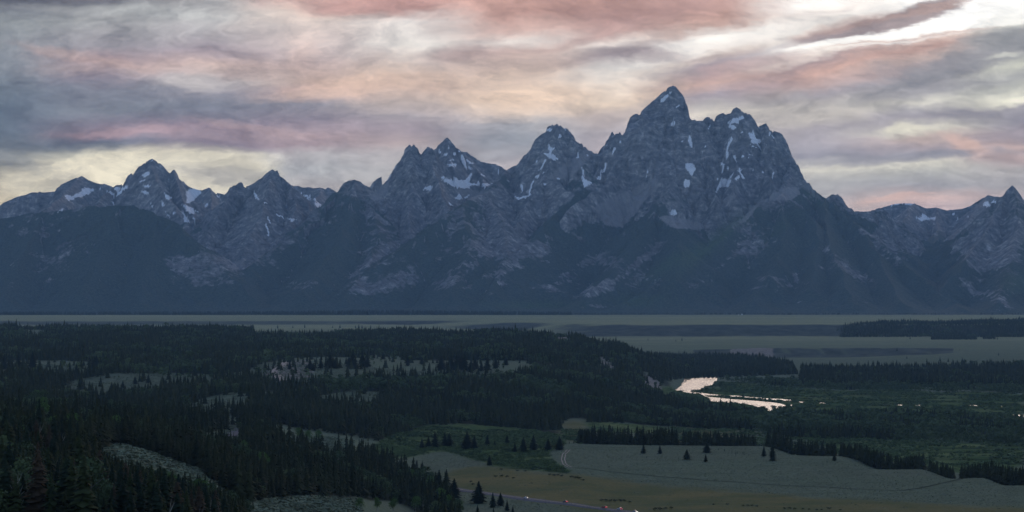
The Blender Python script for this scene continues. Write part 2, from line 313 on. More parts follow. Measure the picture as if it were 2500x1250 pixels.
SPURS = [ # (px, py, depth) crest lines running down towards the valley; last number: cross slope
([(-60,540,15600),(60,522,15500),(130,515,15400),(200,505,15300),(290,500,15000),(330,502,14950),(360,512,14900),(400,530,14800),(440,552,14650),(470,580,14500),(500,620,14350),(555,668,14100),(620,730,13700)],.62),
([(-60,540,15600),(-90,640,14600),(-120,730,13700)],.6),
([(290,500,15000),(250,600,14300),(200,720,13500)],.6),
([(100,520,15450),(60,610,14500),(10,725,13600)],.6),
([(380,522,14850),(370,620,14200),(340,735,13500)],.6),
([(200,428,18000),(150,480,17000),(100,515,15900)],.7),
([(278,455,17700),(230,500,16600),(200,505,15700)],.7),
([(373,387,17500),(380,440,17000),(415,490,16500),(455,540,16100)],.95),
([(425,413,17500),(440,470,17000),(470,520,16400)],1.0),
([(510,455,18800),(515,510,17600),(500,545,16700)],.7),
([(665,412,16500),(650,480,15950),(620,560,15300),(590,640,14750)],.75),
([(584,442,16500),(545,500,16100),(510,560,15600),(500,610,15200)],.75),
([(700,440,16500),(720,500,16000),(700,560,15500),(640,620,15000)],.7),
([(780,456,19000),(770,500,17800)],.7),
([(866,437,16000),(840,462,15950),(815,485,15850),(790,507,15700),(740,550,15350),(680,600,14900),(610,648,14500),(560,690,14150),(480,745,13600)],.68),
([(866,437,16000),(855,520,15300),(815,610,14500),(740,715,13650)],.62),
([(882,443,16000),(900,500,15600),(930,560,15000),(900,640,14300),(840,730,13600)],.62),
([(1000,352,16800),(1010,420,16350),(1000,490,15900),(1000,560,15200)],1.0),
([(1045,356,16850),(1070,440,16300),(1090,500,15800)],1.0),
([(1091,335,17500),(1100,400,17000),(1110,440,16700)],1.0),
([(1127,367,18400),(1170,420,17600),(1190,460,16900)],.75),
([(1238,413,17000),(1210,450,16400),(1185,472,15900),(1130,495,15300),(1060,545,14850),(960,620,14350),(860,690,13950),(780,745,13500)],.62),
([(1130,495,15300),(1150,600,14400),(1100,720,13600)],.6),
([(1185,472,15900),(1230,540,15000),(1240,620,14400),(1180,730,13600)],.6),
([(1359,300,17000),(1345,380,16600),(1330,430,16350),(1290,490,15900),(1260,560,15000)],.95),
([(1394,321,17000),(1420,400,16600),(1440,450,16200),(1400,480,15800),(1340,540,15200),(1290,590,14700),(1210,650,14200),(1120,715,13700)],.64),
([(1330,430,16350),(1400,470,15900)],.7),
([(1495,317,17100),(1470,390,16700),(1440,450,16250)],1.1),
([(1646,205,17100),(1600,290,16850),(1560,370,16600),(1500,440,16300),(1440,470,15900),(1380,520,15300)],1.15),
([(1646,205,17100),(1640,300,16800),(1650,380,16500),(1640,450,16000),(1605,500,15400),(1560,575,14700),(1500,655,14100),(1430,730,13600)],.8),
([(1605,500,15400),(1660,570,14700),(1660,650,14100),(1620,735,13550)],.6),
([(1560,275,17100),(1530,360,16700),(1490,430,16350)],1.1),
([(1724,285,17000),(1720,370,16600),(1740,450,16100),(1750,500,15700)],1.0),
([(1797,259,17000),(1780,340,16650),(1800,400,16400),(1790,470,15900)],1.0),
([(1870,299,17000),(1860,380,16600),(1880,440,16200),(1905,475,15800)],1.0),
([(1925,353,17000),(1930,430,16400),(1905,475,15800),(1860,500,15500),(1800,540,15150),(1720,605,14600),(1620,680,14050),(1510,750,13500)],.66),
([(1905,475,15800),(1920,550,15100),(1900,640,14300),(1840,735,13600)],.6),
([(1963,436,16600),(2016,486,16100),(2060,520,15700),(2095,548,15400),(2150,595,15000),(2205,640,14600),(2260,690,14200),(2310,730,13800),(2360,765,13350)],.66),
([(2016,486,16100),(2020,570,15000),(2050,650,14200),(2080,740,13500)],.6),
([(2095,548,15400),(2150,640,14500),(2200,740,13500)],.6),
([(1905,475,15800),(1980,530,15300),(2000,600,14700),(1980,700,13800)],.6),
([(2233,495,20000),(2210,530,18600),(2150,570,17400)],.6),
([(2412,475,20000),(2370,530,18600),(2310,600,17300)],.6),
([(2286,505,20000),(2290,550,18800),(2270,610,17400)],.6),
([(2471,451,16200),(2440,510,15700),(2400,580,15100),(2350,650,14500),(2300,705,14050)],.85),
([(2471,451,16200),(2490,540,15300),(2470,640,14400),(2440,740,13500)],.7),
([(2530,505,16000),(2560,620,14700),(2540,740,13500)],.7),
([(2760,470,16200),(2740,620,14800),(2700,740,13500)],.7),
([(-430,545,18000),(-400,620,15800),(-420,730,13600)],.6),
([(-180,525,18000),(-200,600,15900),(-260,730,13600)],.6),
]
WOODED = [.85, .85, .8, .8, .8, -0.3, -0.3, -1.2, -1.2, -1, -1.3, -1.3, -1.3, -1, 1.0, 0.9, 0.3, -1, -1, -1, -1, 0.5, 0.5, -0.2, -1.2, 0.6, -0.8, -1, -1, 0.2, 0.9, -0.9, -0.9, -0.9, -0.9, 0.7, 0.8, 1.2, 0.8, 0.8, 0.7, -1.1, -1.1, -1.1, -0.5, -0.1, -0.2, -0.2, 0.5, 0.5]   # how wooded the ground round each crest is
def build_mountains():
    cols = np.concatenate([np.arange(-700, -60, 10.), np.arange(-60, 2560, 2.1), np.arange(2560, 3201, 10.)])
    rows = np.concatenate([np.arange(13000, 17900, 9.), np.arange(17900, 20900, 16.)])
    PX, DD = np.meshgrid(cols.astype(np.float32), rows.astype(np.float32))
    X = (PX - 1250) * DD / F; Y = DD
    nx = fbm(X / 420, Y / 420, 4, 11) - 0.5; ny = fbm(X / 420 + 40, Y / 420, 4, 21) - 0.5
    best = np.full(X.shape, -1e6, np.float32); bs = np.zeros_like(best); bd = np.full_like(best, 1e4); bw = np.zeros_like(best)
    wob = 1 + 0.35 * (fbm(X / 300, Y / 300, 3, 31) - 0.5) * 2
    def seg(a, b, s0, slope, lat, skyl, wd=-0.8):
        nonlocal best, bs, bd, bw
        ax, ay, az = a; bx, by, bz = b
        reach = 3200.0
        lo = 1250 + (min(ax, bx) - reach) * F / 17000; hi = 1250 + (max(ax, bx) + reach) * F / 13500
        c0, c1 = np.searchsorted(cols, [lo, hi])
        if c1 <= c0: return
        sl = (slice(None), slice(c0, c1))
        x = X[sl]; y = Y[sl]
        k = lat
        ex, ey = (bx - ax) * k, (by - ay); L2 = ex * ex + ey * ey + 1e-6
        qx = (x - ax) * k; qy = y - ay
        t = np.clip((qx * ex + qy * ey) / L2, 0, 1)
        dist = np.sqrt((qx - t * ex) ** 2 + (qy - t * ey) ** 2)
        h = az + (bz - az) * t
        dw = dist * wob[sl]
        f = slope * dw + (0.28 if skyl else 0.06) * 380 * (1 - np.exp(-dw / 380))
        c = h - f
        m = c > best[sl]
        best[sl] = np.where(m, c, best[sl])
        bd[sl] = np.where(m, dist, bd[sl])
        bw[sl] = np.where(m, wd, bw[sl])
        bs[sl] = np.where(m, s0 + t * math.sqrt(L2), bs[sl])
    s0 = 0.0
    for d, pts in SKYLINE:
        for (a, b) in zip(pts[:-1], pts[1:]):
            A = (xof(d, a[0]), d, zof(d, a[1])); B = (xof(d, b[0]), d, zof(d, b[1]))
            seg(A, B, s0, 0.68, 2.0, True)
            s0 += 2.0 * abs(B[0] - A[0])
        s0 += 1000
    for (pts, sp), wdd in zip(SPURS, WOODED + [0] * 9):
        # wobble the crest lines a little so that they are not ruler-straight
        P3 = [(xof(d, a), d, zof(d, b)) for a, b, d in pts]
        Q = []
        for i, (A, B) in enumerate(zip(P3[:-1], P3[1:])):
            n = 5
            for j in range(n):
                t = j / n
                am = 0 if (j == 0) else 1
                Q.append((A[0] + (B[0] - A[0]) * t + am * random.uniform(-22, 22), A[1] + (B[1] - A[1]) * t + am * random.uniform(-22, 22),
                          A[2] + (B[2] - A[2]) * t + am * random.uniform(-10, 8)))
        Q.append(P3[-1])
        for A, B in zip(Q[:-1], Q[1:]):
            seg(A, B, s0, sp, 1.0, False, wdd)
            s0 += math.dist(A[:2], B[:2])
        s0 += 500
    # gullies running down the fall line from every crest
    hgt = np.clip((best - 250) / 500, 0.25, 1.0)
    u = bs / 170 + 5.0 * nx
    g1 = 1 - np.abs(2 * vnoise(u, bd / 2500 + 3, 51) - 1)
    g2 = 1 - np.abs(2 * vnoise(bs / 55 + 6 * nx, bd / 900 + 7, 52) - 1)
    g3 = 1 - np.abs(2 * vnoise(bs / 21 + 4 * ny, bd / 350, 53) - 1)
    near = np.clip(bd / 160, 0, 1)
    z = best - g1 * np.clip(bd * 0.30, 0, 95) * hgt - g2 * np.clip(bd * 0.2, 0, 18) * hgt - g3 * np.clip(bd * 0.2, 0, 4) * hgt
    z += near * hgt * (52 * (ridged(X / 160, Y / 160, 5, 61, 0.55) - 0.5) + 20 * (ridged(X / 45, Y / 45, 3, 67, 0.6) - 0.5))
    z += hgt * np.clip(bd / 60, 0.0, 1) * 7 * (vnoise(X / 13, Y / 13, 71) - 0.5)
    # small teeth along the skyline itself
    z += hgt * 6.0 * (vnoise(X / 14.0, 0.5 + 0 * Y, 77) - 0.6) * (bd < 25)
    floor = 30 + np.clip(DD - 13300, 0, None) * 0.045 + 10 * (fbm(X / 500, Y / 500, 3, 81) - 0.5) * np.clip((DD - 13300) / 500, 0, 1)
    k = 45.0
    dd = np.clip((z - floor) / k, -30, None)
    z = floor + k * np.where(dd > 20, dd, np.log1p(np.exp(np.minimum(dd, 20)))) * np.clip((DD - 13150) / 250, 0, 1)
    z = np.where(DD < 13300, np.minimum(z, 30 + np.clip(DD - 13150, 0, None) * 0.05), z)
    # nothing may rise over the photographed skyline
    skx = np.array([p[0] for d, pts in SKYLINE for p in pts], float); sky_ = np.array([p[1] for d, pts in SKYLINE for p in pts], float)
    o = np.argsort(skx, kind='stable'); skx = skx[o]; sky_ = sky_[o]
    grid = np.arange(-700, 3201, 1.0); cap = np.full(grid.shape, 800.0)
    for d, pts in SKYLINE:
        xs = [p[0] for p in pts]; ys = [p[1] for p in pts]
        m_ = (grid >= xs[0]) & (grid <= xs[-1])
        cap[m_] = np.minimum(cap[m_], np.interp(grid[m_], xs, ys))
    hi_ = np.clip((560 - cap) / 200, 0.25, 1.1)
    cap = cap + hi_ * (6.5 * np.abs(vnoise(grid / 5.0, 0.5 + 0 * grid, 78) - 0.5) * 2 + 4.0 * vnoise(grid / 2.3, 3.5 + 0 * grid, 79) - 1.6)
    capc = np.interp(cols, grid, cap).astype(np.float32)
    zc = CAMZ + (HY - capc[None, :]) * DD / F
    z = np.minimum(z, zc)
    z[0, :] = 26
    py = HY - (z - CAMZ) * F / DD
    vis = py <= np.minimum.accumulate(py, axis=0) + 3.0
    g1f = ridged(bs / 75 + 4 * nx, bd / 500 + 5 + 4 * ny, 3, 151, .6); g2f = vnoise(bs / 22 + 9 * nx, bd / 160 + 6 * ny, 155) * .6 + vnoise(bs / 10 + 9 * ny, bd / 70, 157) * .4
    return cols, rows, PX, DD, X, Y, z, py, vis, bd, g1f, g2f, bw

Z = {1: (0.256, 0, 370), 2: (0.256, 600, 300), 3: (0.256, 1180, 180), 4: (0.256, 1620, 220), 5: (0.288, 1860, 420), 6: (0.28, 1200, 450)}
SNOW = {
1: [[(605,415),(650,465),(700,460),(705,440),(790,428),(885,380),(850,350),(775,345),(780,385),(720,402),(705,430),(650,418)],
 [(1020,375),(1045,385),(1085,430),(1110,425),(1220,340),(1225,325),(1165,345),(1140,385),(1090,405),(1060,380)],
 [(1090,350),(1145,345),(1110,385)],[(1350,235),(1385,240),(1435,215),(1420,192),(1390,200)],[(1330,375),(1375,375),(1430,390),(1420,405),(1380,403)],
 [(1340,330),(1410,316),(1455,330),(1400,340)],[(1315,300),(1350,270),(1410,263),(1350,288)],[(1565,395),(1610,415),(1630,440),(1600,460),(1580,430)],
 [(1533,478),(1552,475),(1572,515),(1545,518)],[(1725,485),(1760,510),(1820,530),(1855,570),(1850,600),(1810,590),(1760,540)],
 [(1715,550),(1745,570),(1780,620),(1815,680),(1760,680),(1750,620)],[(1555,555),(1575,580),(1640,635),(1600,618)],
 [(1770,380),(1850,355),(1930,375),(1920,400),(1850,460),(1800,495),(1775,490),(1785,430)],[(1840,548),(1915,590),(1870,578)],
 [(2065,400),(2095,405),(2095,445),(2070,425)],[(2385,350),(2420,400),(2480,460),(2445,452)],[(1960,500),(1985,492),(1975,525),(1955,528)],
 [(1060,470),(1088,490),(1080,512)],[(1835,620),(1870,655),(1850,652)],[(1645,573),(1678,583),(1650,602)],[(1425,480),(1455,520),(1445,522)],[(540,580),(615,535),(600,560)],[(1445,85),(1465,80),(1455,98)]],
2: [[(35,620),(60,640),(135,735),(95,725),(80,680)],[(500,665),(560,685),(585,680),(580,715),(610,680),(620,715),(600,730),(550,690)],
 [(640,715),(662,715),(682,750),(650,735)],[(655,760),(690,757),(720,780),(680,808)],[(290,860),(350,895),(380,920),(360,918),(310,885)],[(400,908),(485,925),(440,945),(420,925)],
 [(1695,635),(1715,605),(1790,600),(1785,625),(1720,640)],
 [(1858,520),(1960,545),(1970,515),(2010,530),(2060,550),(2100,545),(2150,468),(2160,485),(2130,560),(2150,585),(2200,575),(2225,548),(2230,575),(2320,580),(2310,603),(2160,595),(2110,628),(2020,615),(1960,595),(1880,550)],
 [(1933,213),(1957,250),(1930,237)],[(1978,268),(2007,305),(1990,312)],[(1888,290),(1927,288),(1910,318)],[(1935,362),(1995,340),(1990,356),(1945,370)],[(1923,394),(2015,390),(2010,404),(1945,420)],
 [(2103,348),(2182,390),(2130,383)],[(2103,398),(2167,445),(2130,433)],[(2233,478),(2308,524),(2250,504)],[(2000,715),(2035,690),(2030,655),(2070,720),(2050,738)],[(2080,720),(2130,688),(2110,715)],
 [(1928,743),(1977,782),(1955,790)],[(1830,268),(1857,272),(1850,288)],[(2008,233),(2052,270),(2035,270)],[(205,895),(215,895),(245,960),(237,962)],[(1665,760),(1710,772),(1680,762)],[(190,960),(203,960),(222,1080),(212,1078)],
 [(1500,430),(1490,412),(1480,420)],[(165,750),(220,765),(185,768)],[(2200,385),(2245,412),(2215,398)]],
3: [[(575,750),(630,755),(622,700),(612,668),(628,672),(640,700),(685,705),(650,745),(650,765),(720,815),(670,824),(610,790)],
 [(590,545),(655,516),(645,555)],[(708,612),(720,580),(755,595),(735,608)],[(763,513),(797,518),(790,535)],[(893,775),(912,763),(912,802),(893,802)],
 [(936,885),(957,920),(965,1000),(1030,1048),(965,1087),(943,1010)],[(1172,855),(1165,920),(1120,960),(1115,1010),(1083,1022),(1088,985),(1108,980),(1118,930),(1148,905),(1153,860)],
 [(1267,690),(1262,720),(1236,765),(1238,710)],[(1322,625),(1316,660),(1305,688),(1303,640)],[(488,1000),(508,965),(540,960),(522,990)],[(492,1020),(472,1060),(452,1110),(458,1162),(438,1168),(443,1110),(463,1050),(478,1010)],
 [(298,1170),(350,1178),(380,1170),(440,1163),(400,1192),(330,1198)],[(0,1053),(62,1048),(52,1072),(0,1074)],[(573,1042),(602,1055),(580,1068)],
 [(1690,247),(1740,205),(1798,173),(1762,222),(1700,272)],[(1643,294),(1674,268),(1662,282)],[(1833,320),(1862,290),(1852,318)],[(1788,507),(1798,465),(1825,438),(1822,478),(1800,495)],
 [(2335,465),(2400,420),(2440,430),(2440,480),(2400,470),(2340,485)],[(2440,410),(2475,400),(2500,430),(2445,442)],[(2333,488),(2380,490),(2422,516),(2380,530),(2340,512)],[(2453,543),(2482,560),(2460,575)],
 [(2374,608),(2364,660),(2334,720),(2334,790),(2304,870),(2279,950),(2263,952),(2283,880),(2313,800),(2311,720),(2343,650)],[(2133,542),(2163,478),(2177,483),(2152,532)],
 [(1925,850),(2010,865),(2030,905),(2000,940),(1985,968),(1960,920),(1925,900)],[(1935,1000),(1978,1025),(1957,1080),(1940,1097),(1913,1070)],
 [(2213,1137),(2220,1095),(2270,1000),(2258,965),(2280,1000),(2330,1010),(2370,1000),(2340,1075),(2260,1080)],[(2048,733),(2080,755),(2112,738),(2090,763)],[(2385,1000),(2430,972),(2452,985),(2410,1015)],
 [(2100,700),(2130,688),(2115,712)],[(1545,990),(1560,940),(1572,945),(1552,992)],[(355,1060),(372,1065),(372,1130),(364,1130)],[(985,708),(1015,715),(1012,738)]],
4: [[(800,410),(860,425),(870,465),(950,480),(910,512),(850,500),(830,470)],[(828,513),(892,547),(850,537)],[(1012,383),(1017,430),(1000,442)],[(598,735),(642,738),(615,754)],[(708,770),(720,748),(768,763),(735,780)],
 [(43,1172),(100,1128),(124,1160),(117,1190),(80,1182)],[(490,858),(530,826),(520,850)],[(2155,85+1005),(2185,1088),(2175,1100)]],
5: [[(1360,355),(1410,385),(1475,380),(1470,403),(1360,407),(1308,392),(1308,380),(1350,385)],[(1868,280),(1910,243),(1942,290),(1910,300)],[(1933,248),(1987,243),(1987,264),(1943,264)],
 [(1608,348),(1637,352),(1620,370)],[(1648,388),(1667,383),(1662,412)],[(1738,387),(1760,363),(1752,387)],[(1450,440),(1465,440),(1460,450)],[(1100,272),(1180,263),(1290,262),(1280,275),(1180,268),(1110,276)]],
}
# bare ground / scree lighter than forest, and dark forest patches: (px, py, rx, ry, tilt deg up-right, weight)
ROCKB = [(1500,500,45,45,0,1.2),(1540,470,50,30,30,.8),(1660,540,60,16,-10,.9),(1905,470,50,18,15,1.3),(1230,575,75,50,20,.75),(1190,600,60,18,30,.7),
 (920,700,120,16,8,.5),(735,695,50,16,0,.6),(1110,670,90,22,30,.7),(1000,660,60,14,25,.4),(1390,670,80,14,35,.6),(1430,700,60,25,-15,.55),(1480,640,50,22,0,.5),(1590,680,60,25,-10,.5),
 (1700,690,60,40,-35,.45),(1830,600,60,40,-40,.4),(2120,640,90,10,-38,.5),(2060,590,80,36,-38,-1.0),(2150,700,80,14,-34,.5),(2230,660,50,20,-40,.4),(2110,738,70,12,0,.6),(1460,750,60,10,0,.6),(2420,720,60,22,-10,.8),(2330,745,40,12,-10,.6),
 (560,640,60,22,10,.7),(600,560,90,70,0,.9),(760,520,30,30,0,.8),(980,500,90,25,-10,.9),(1030,540,60,25,0,.35),(880,570,30,20,0,.4),(800,570,20,14,0,.35),(2200,600,110,50,0,.8),(2260,640,70,30,0,-.5),(2420,600,60,90,0,.9),(450,650,50,40,-35,.5),
 (1750,530,70,30,0,.5),(1300,520,60,18,0,.6),(1180,480,60,14,0,.7),(300,515,22,14,45,.5),(130,545,60,7,30,.6),(100,700,80,14,0,.3),(240,640,120,35,0,.3),
 (1500,560,60,45,0,-.9),(1380,560,60,45,0,-.9),(1700,580,40,30,0,-.7),(300,560,180,40,0,-.6),(850,540,60,60,0,-.6),(1060,560,70,40,30,-.6),(980,640,50,20,30,-.4),(1930,540,90,35,0,-.7),(2060,560,60,20,-40,-.6),(1590,540,60,40,0,-.9),(1440,480,25,25,0,-.6),(2280,560,50,40,0,-.3)]
SCREE = [[(1455,500),(1500,478),(1560,455),(1600,430),(1610,450),(1575,490),(1545,530),(1520,556),(1480,552),(1458,520)],
 [(1605,530),(1640,524),(1690,540),(1740,552),(1700,562),(1640,556)],[(1862,492),(1900,462),(1945,456),(1955,475),(1930,489),(1905,488)],[(1800,545),(1860,480),(1868,484),(1815,545)],
 [(925,450),(950,440),(945,470),(920,492),(905,485)],[(570,640),(600,632),(590,655),(565,660)],[(1110,460),(1180,468),(1160,490),(1120,485)],
 [(1760,490),(1790,470),(1800,480),(1770,500)],[(1380,400),(1440,360),(1450,372),(1400,430),(1330,440)],[(1965,440),(2000,478),(2010,492),(1985,480),(1960,455)]]
def blobsum(px, py, lst):
    s = np.zeros(px.shape, np.float32)
    for cx, cy, rx, ry, an, wt in lst:
        a = math.radians(an); c, sn = math.cos(a), math.sin(a)
        dx = px - cx; dy = py - cy
        u = (dx * c - dy * sn) / rx; v = (dx * sn + dy * c) / ry
        s += wt * np.exp(-(u * u + v * v))
    return s

cols, rows, mPX, mDD, mX, mY, mZ, mPY, mVIS, mBD, mG1, mG2, mW = build_mountains()
jx = mPX + 7 * (fbm(mX / 28, mY / 28, 3, 91) - 0.5); jy = mPY + 7 * (fbm(mX / 28 + 9, mY / 28, 3, 95) - 0.5)
snow = np.zeros(mPX.shape, bool)
for zi, polys in SNOW.items():
    s_, ox, oy = Z[zi]
    for pl in polys:
        snow |= in_poly(jx, jy, [(ox + s_ * a, oy + s_ * b) for a, b in pl])
couloir = (mG1 > 0.80) & (mZ > 1020) & (fbm(mX / 240, mY / 240, 3, 171) > .56) & (mBD > 25)
snow |= couloir
snow &= mVIS
scree = np.zeros(mPX.shape, bool)
for pl in SCREE: scree |= in_poly(jx, jy, pl)
scree &= mVIS
gz, gx = np.gradient(mZ); dyy = np.gradient(mY, axis=0); dxx = np.gradient(mX, axis=1)
slope = np.hypot(gx / dxx, gz / dyy)
nA = fbm(mX / 420, mZ / 300 + mY / 900, 5, 101, 0.6); nB = fbm(mX / 60, mZ / 45 + mY / 200, 4, 111, 0.65)
treeline = 760.0
mW = np.minimum(mW, np.roll(mW, 3, 1) * .5 + np.roll(mW, -3, 1) * .5)
forest = np.clip((treeline + 90 * mW - mZ) / 240, -3, 0.45) + 0.75 * mW + (nA - 0.5) * 3.6 + (nB - 0.5) * 3.4 - (mG1 - 0.45) * 0.35 + 0.42 - 1.5 * np.clip(slope - 0.95, 0, 1)
nC = fbm(mX / 26 + 2 * mG2, mZ / 40 + mY / 60, 3, 119, 0.65)
ROCKB += [(2290, 655, 48, 60, 0, -1.3), (2400, 690, 40, 40, 0, -.3), (1250, 640, 120, 14, 32, .7), (1560, 640, 130, 10, 38, .5), (900, 640, 110, 10, 34, .5), (1770, 640, 120, 12, 40, .45), (2050, 640, 100, 14, -42, .5), (1330, 610, 40, 14, 40, .5), (330, 590, 90, 8, -20, .3), (160, 620, 80, 8, 30, .3)]
bl_ = np.where(mVIS, blobsum(mPX, mPY, ROCKB), 0)
forest += np.where(bl_ > 0, -3.6 * bl_ * np.clip((0.55 * nB + 0.45 * nC - 0.36) * 4.0, 0.0, 1.3), -1.8 * bl_)
forest += 1.0 * sstep(230, 90, mZ)
forest = np.clip(forest * 0.8 + 0.25, 0, 1)
forest[scree] = 0
green = np.where(mVIS, blobsum(mPX, mPY, [(1740,590,110,16,42,1.0),(1640,640,80,16,32,.7),(1300,745,110,10,0,.7),(1560,735,70,16,0,.6),(2480,690,30,30,0,.7),(1990,480,40,12,-45,.7),(1900,560,60,14,40,.4)]), 0)
mattr = dict(snow=snow.astype(np.float32), scree=scree.astype(np.float32), forest=forest, green=np.clip(green, 0, 1),
             streak=np.clip(0.5 + (mG1 - 0.45) * 0.6 + (mG2 - 0.5) * 0.7, 0, 1))
m, t, b = material('mountain_rock', 0.95, 0.02)
geo = t.node('ShaderNodeNewGeometry'); pos = geo.outputs['Position']
pv_ = t.mapping(pos, rot=(0.25, 0.35, 0.2), scale=(1 / 90., 1 / 90., 1 / 38.))
r1 = t.noise(pv_, 1.0, 8, 0.7, 0.6); r2 = t.noise(t.mapping(pos, scale=(1 / 30., 1 / 30., 1 / 60.)), 1.0, 6, 0.7)
r3 = t.noise(t.mapping(pos, scale=(1 / 700., 1 / 700., 1 / 500.)), 1.0, 3, 0.5)
rv = t.math('ADD', t.math('ADD', t.math('MULTIPLY', r1, 0.52), t.math('MULTIPLY', r2, 0.41)), t.math('MULTIPLY', t.attr('streak'), 0.07))
rock = t.ramp(rv, [(0.37, (0.045, 0.044, 0.044, 1)), (0.455, (0.14, 0.132, 0.124, 1)), (0.53, (0.24, 0.225, 0.212, 1)), (0.62, (0.50, 0.465, 0.43, 1))])
rock = t.mix(t.mapr(r3, 0.35, 0.65, 0, 0.6), rock, t.mix(1.0, rock, (0.72, 0.72, 0.8, 1), 'MULTIPLY'))
scr = t.mix(t.mapr(r2, 0.3, 0.7), (0.20, 0.185, 0.18, 1), (0.33, 0.305, 0.29, 1))
col = t.mix(t.attr('scree'), rock, scr)
fn = t.noise(t.mapping(pos, scale=(1 / 16., 1 / 16., 1 / 11.)), 1.0, 3, 0.7)
fcol = t.mix(t.mapr(fn, 0.3, 0.7), (0.028, 0.042, 0.040, 1), (0.095, 0.11, 0.085, 1))
fm = t.mapr(t.math('ADD', t.attr('forest'), t.math('MULTIPLY', t.math('SUBTRACT', fn, 0.5), 1.3)), 0.30, 0.70)
col = t.mix(fm, col, fcol)
col = t.mix(t.math('MULTIPLY', t.attr('green'), t.mapr(fn, 0.3, 0.6, 0.2, 0.8)), col, (0.09, 0.13, 0.06, 1))
sm = t.mapr(t.math('ADD', t.attr('snow'), t.math('MULTIPLY', t.math('SUBTRACT', r2, 0.5), 0.7)), 0.34, 0.48)
col = t.mix(sm, col, t.mix(t.mapr(r1, 0.3, 0.7), (0.78, 0.78, 0.79, 1), (0.92, 0.92, 0.93, 1)))
t.l.new(col, b.inputs['Base Color'])
bmp = t.node('ShaderNodeBump'); bmp.inputs['Strength'].default_value = 0.7; bmp.inputs['Distance'].default_value = 10.0
t.put(bmp.inputs['Height'], t.math('ADD', r1, t.math('MULTIPLY', fn, 0.3))); t.l.new(bmp.outputs[0], b.inputs['Normal'])
V = np.stack([mX, mY, mZ], -1).reshape(-1, 3)
me = mesh_from('mountains', V, grid_faces(*mX.shape), (m,), smooth=False, attrs={k: v for k, v in mattr.items()})
add('mountains', me, kind='structure', label='jagged grey mountain range with snow patches above dark forested slopes', category='mountains')
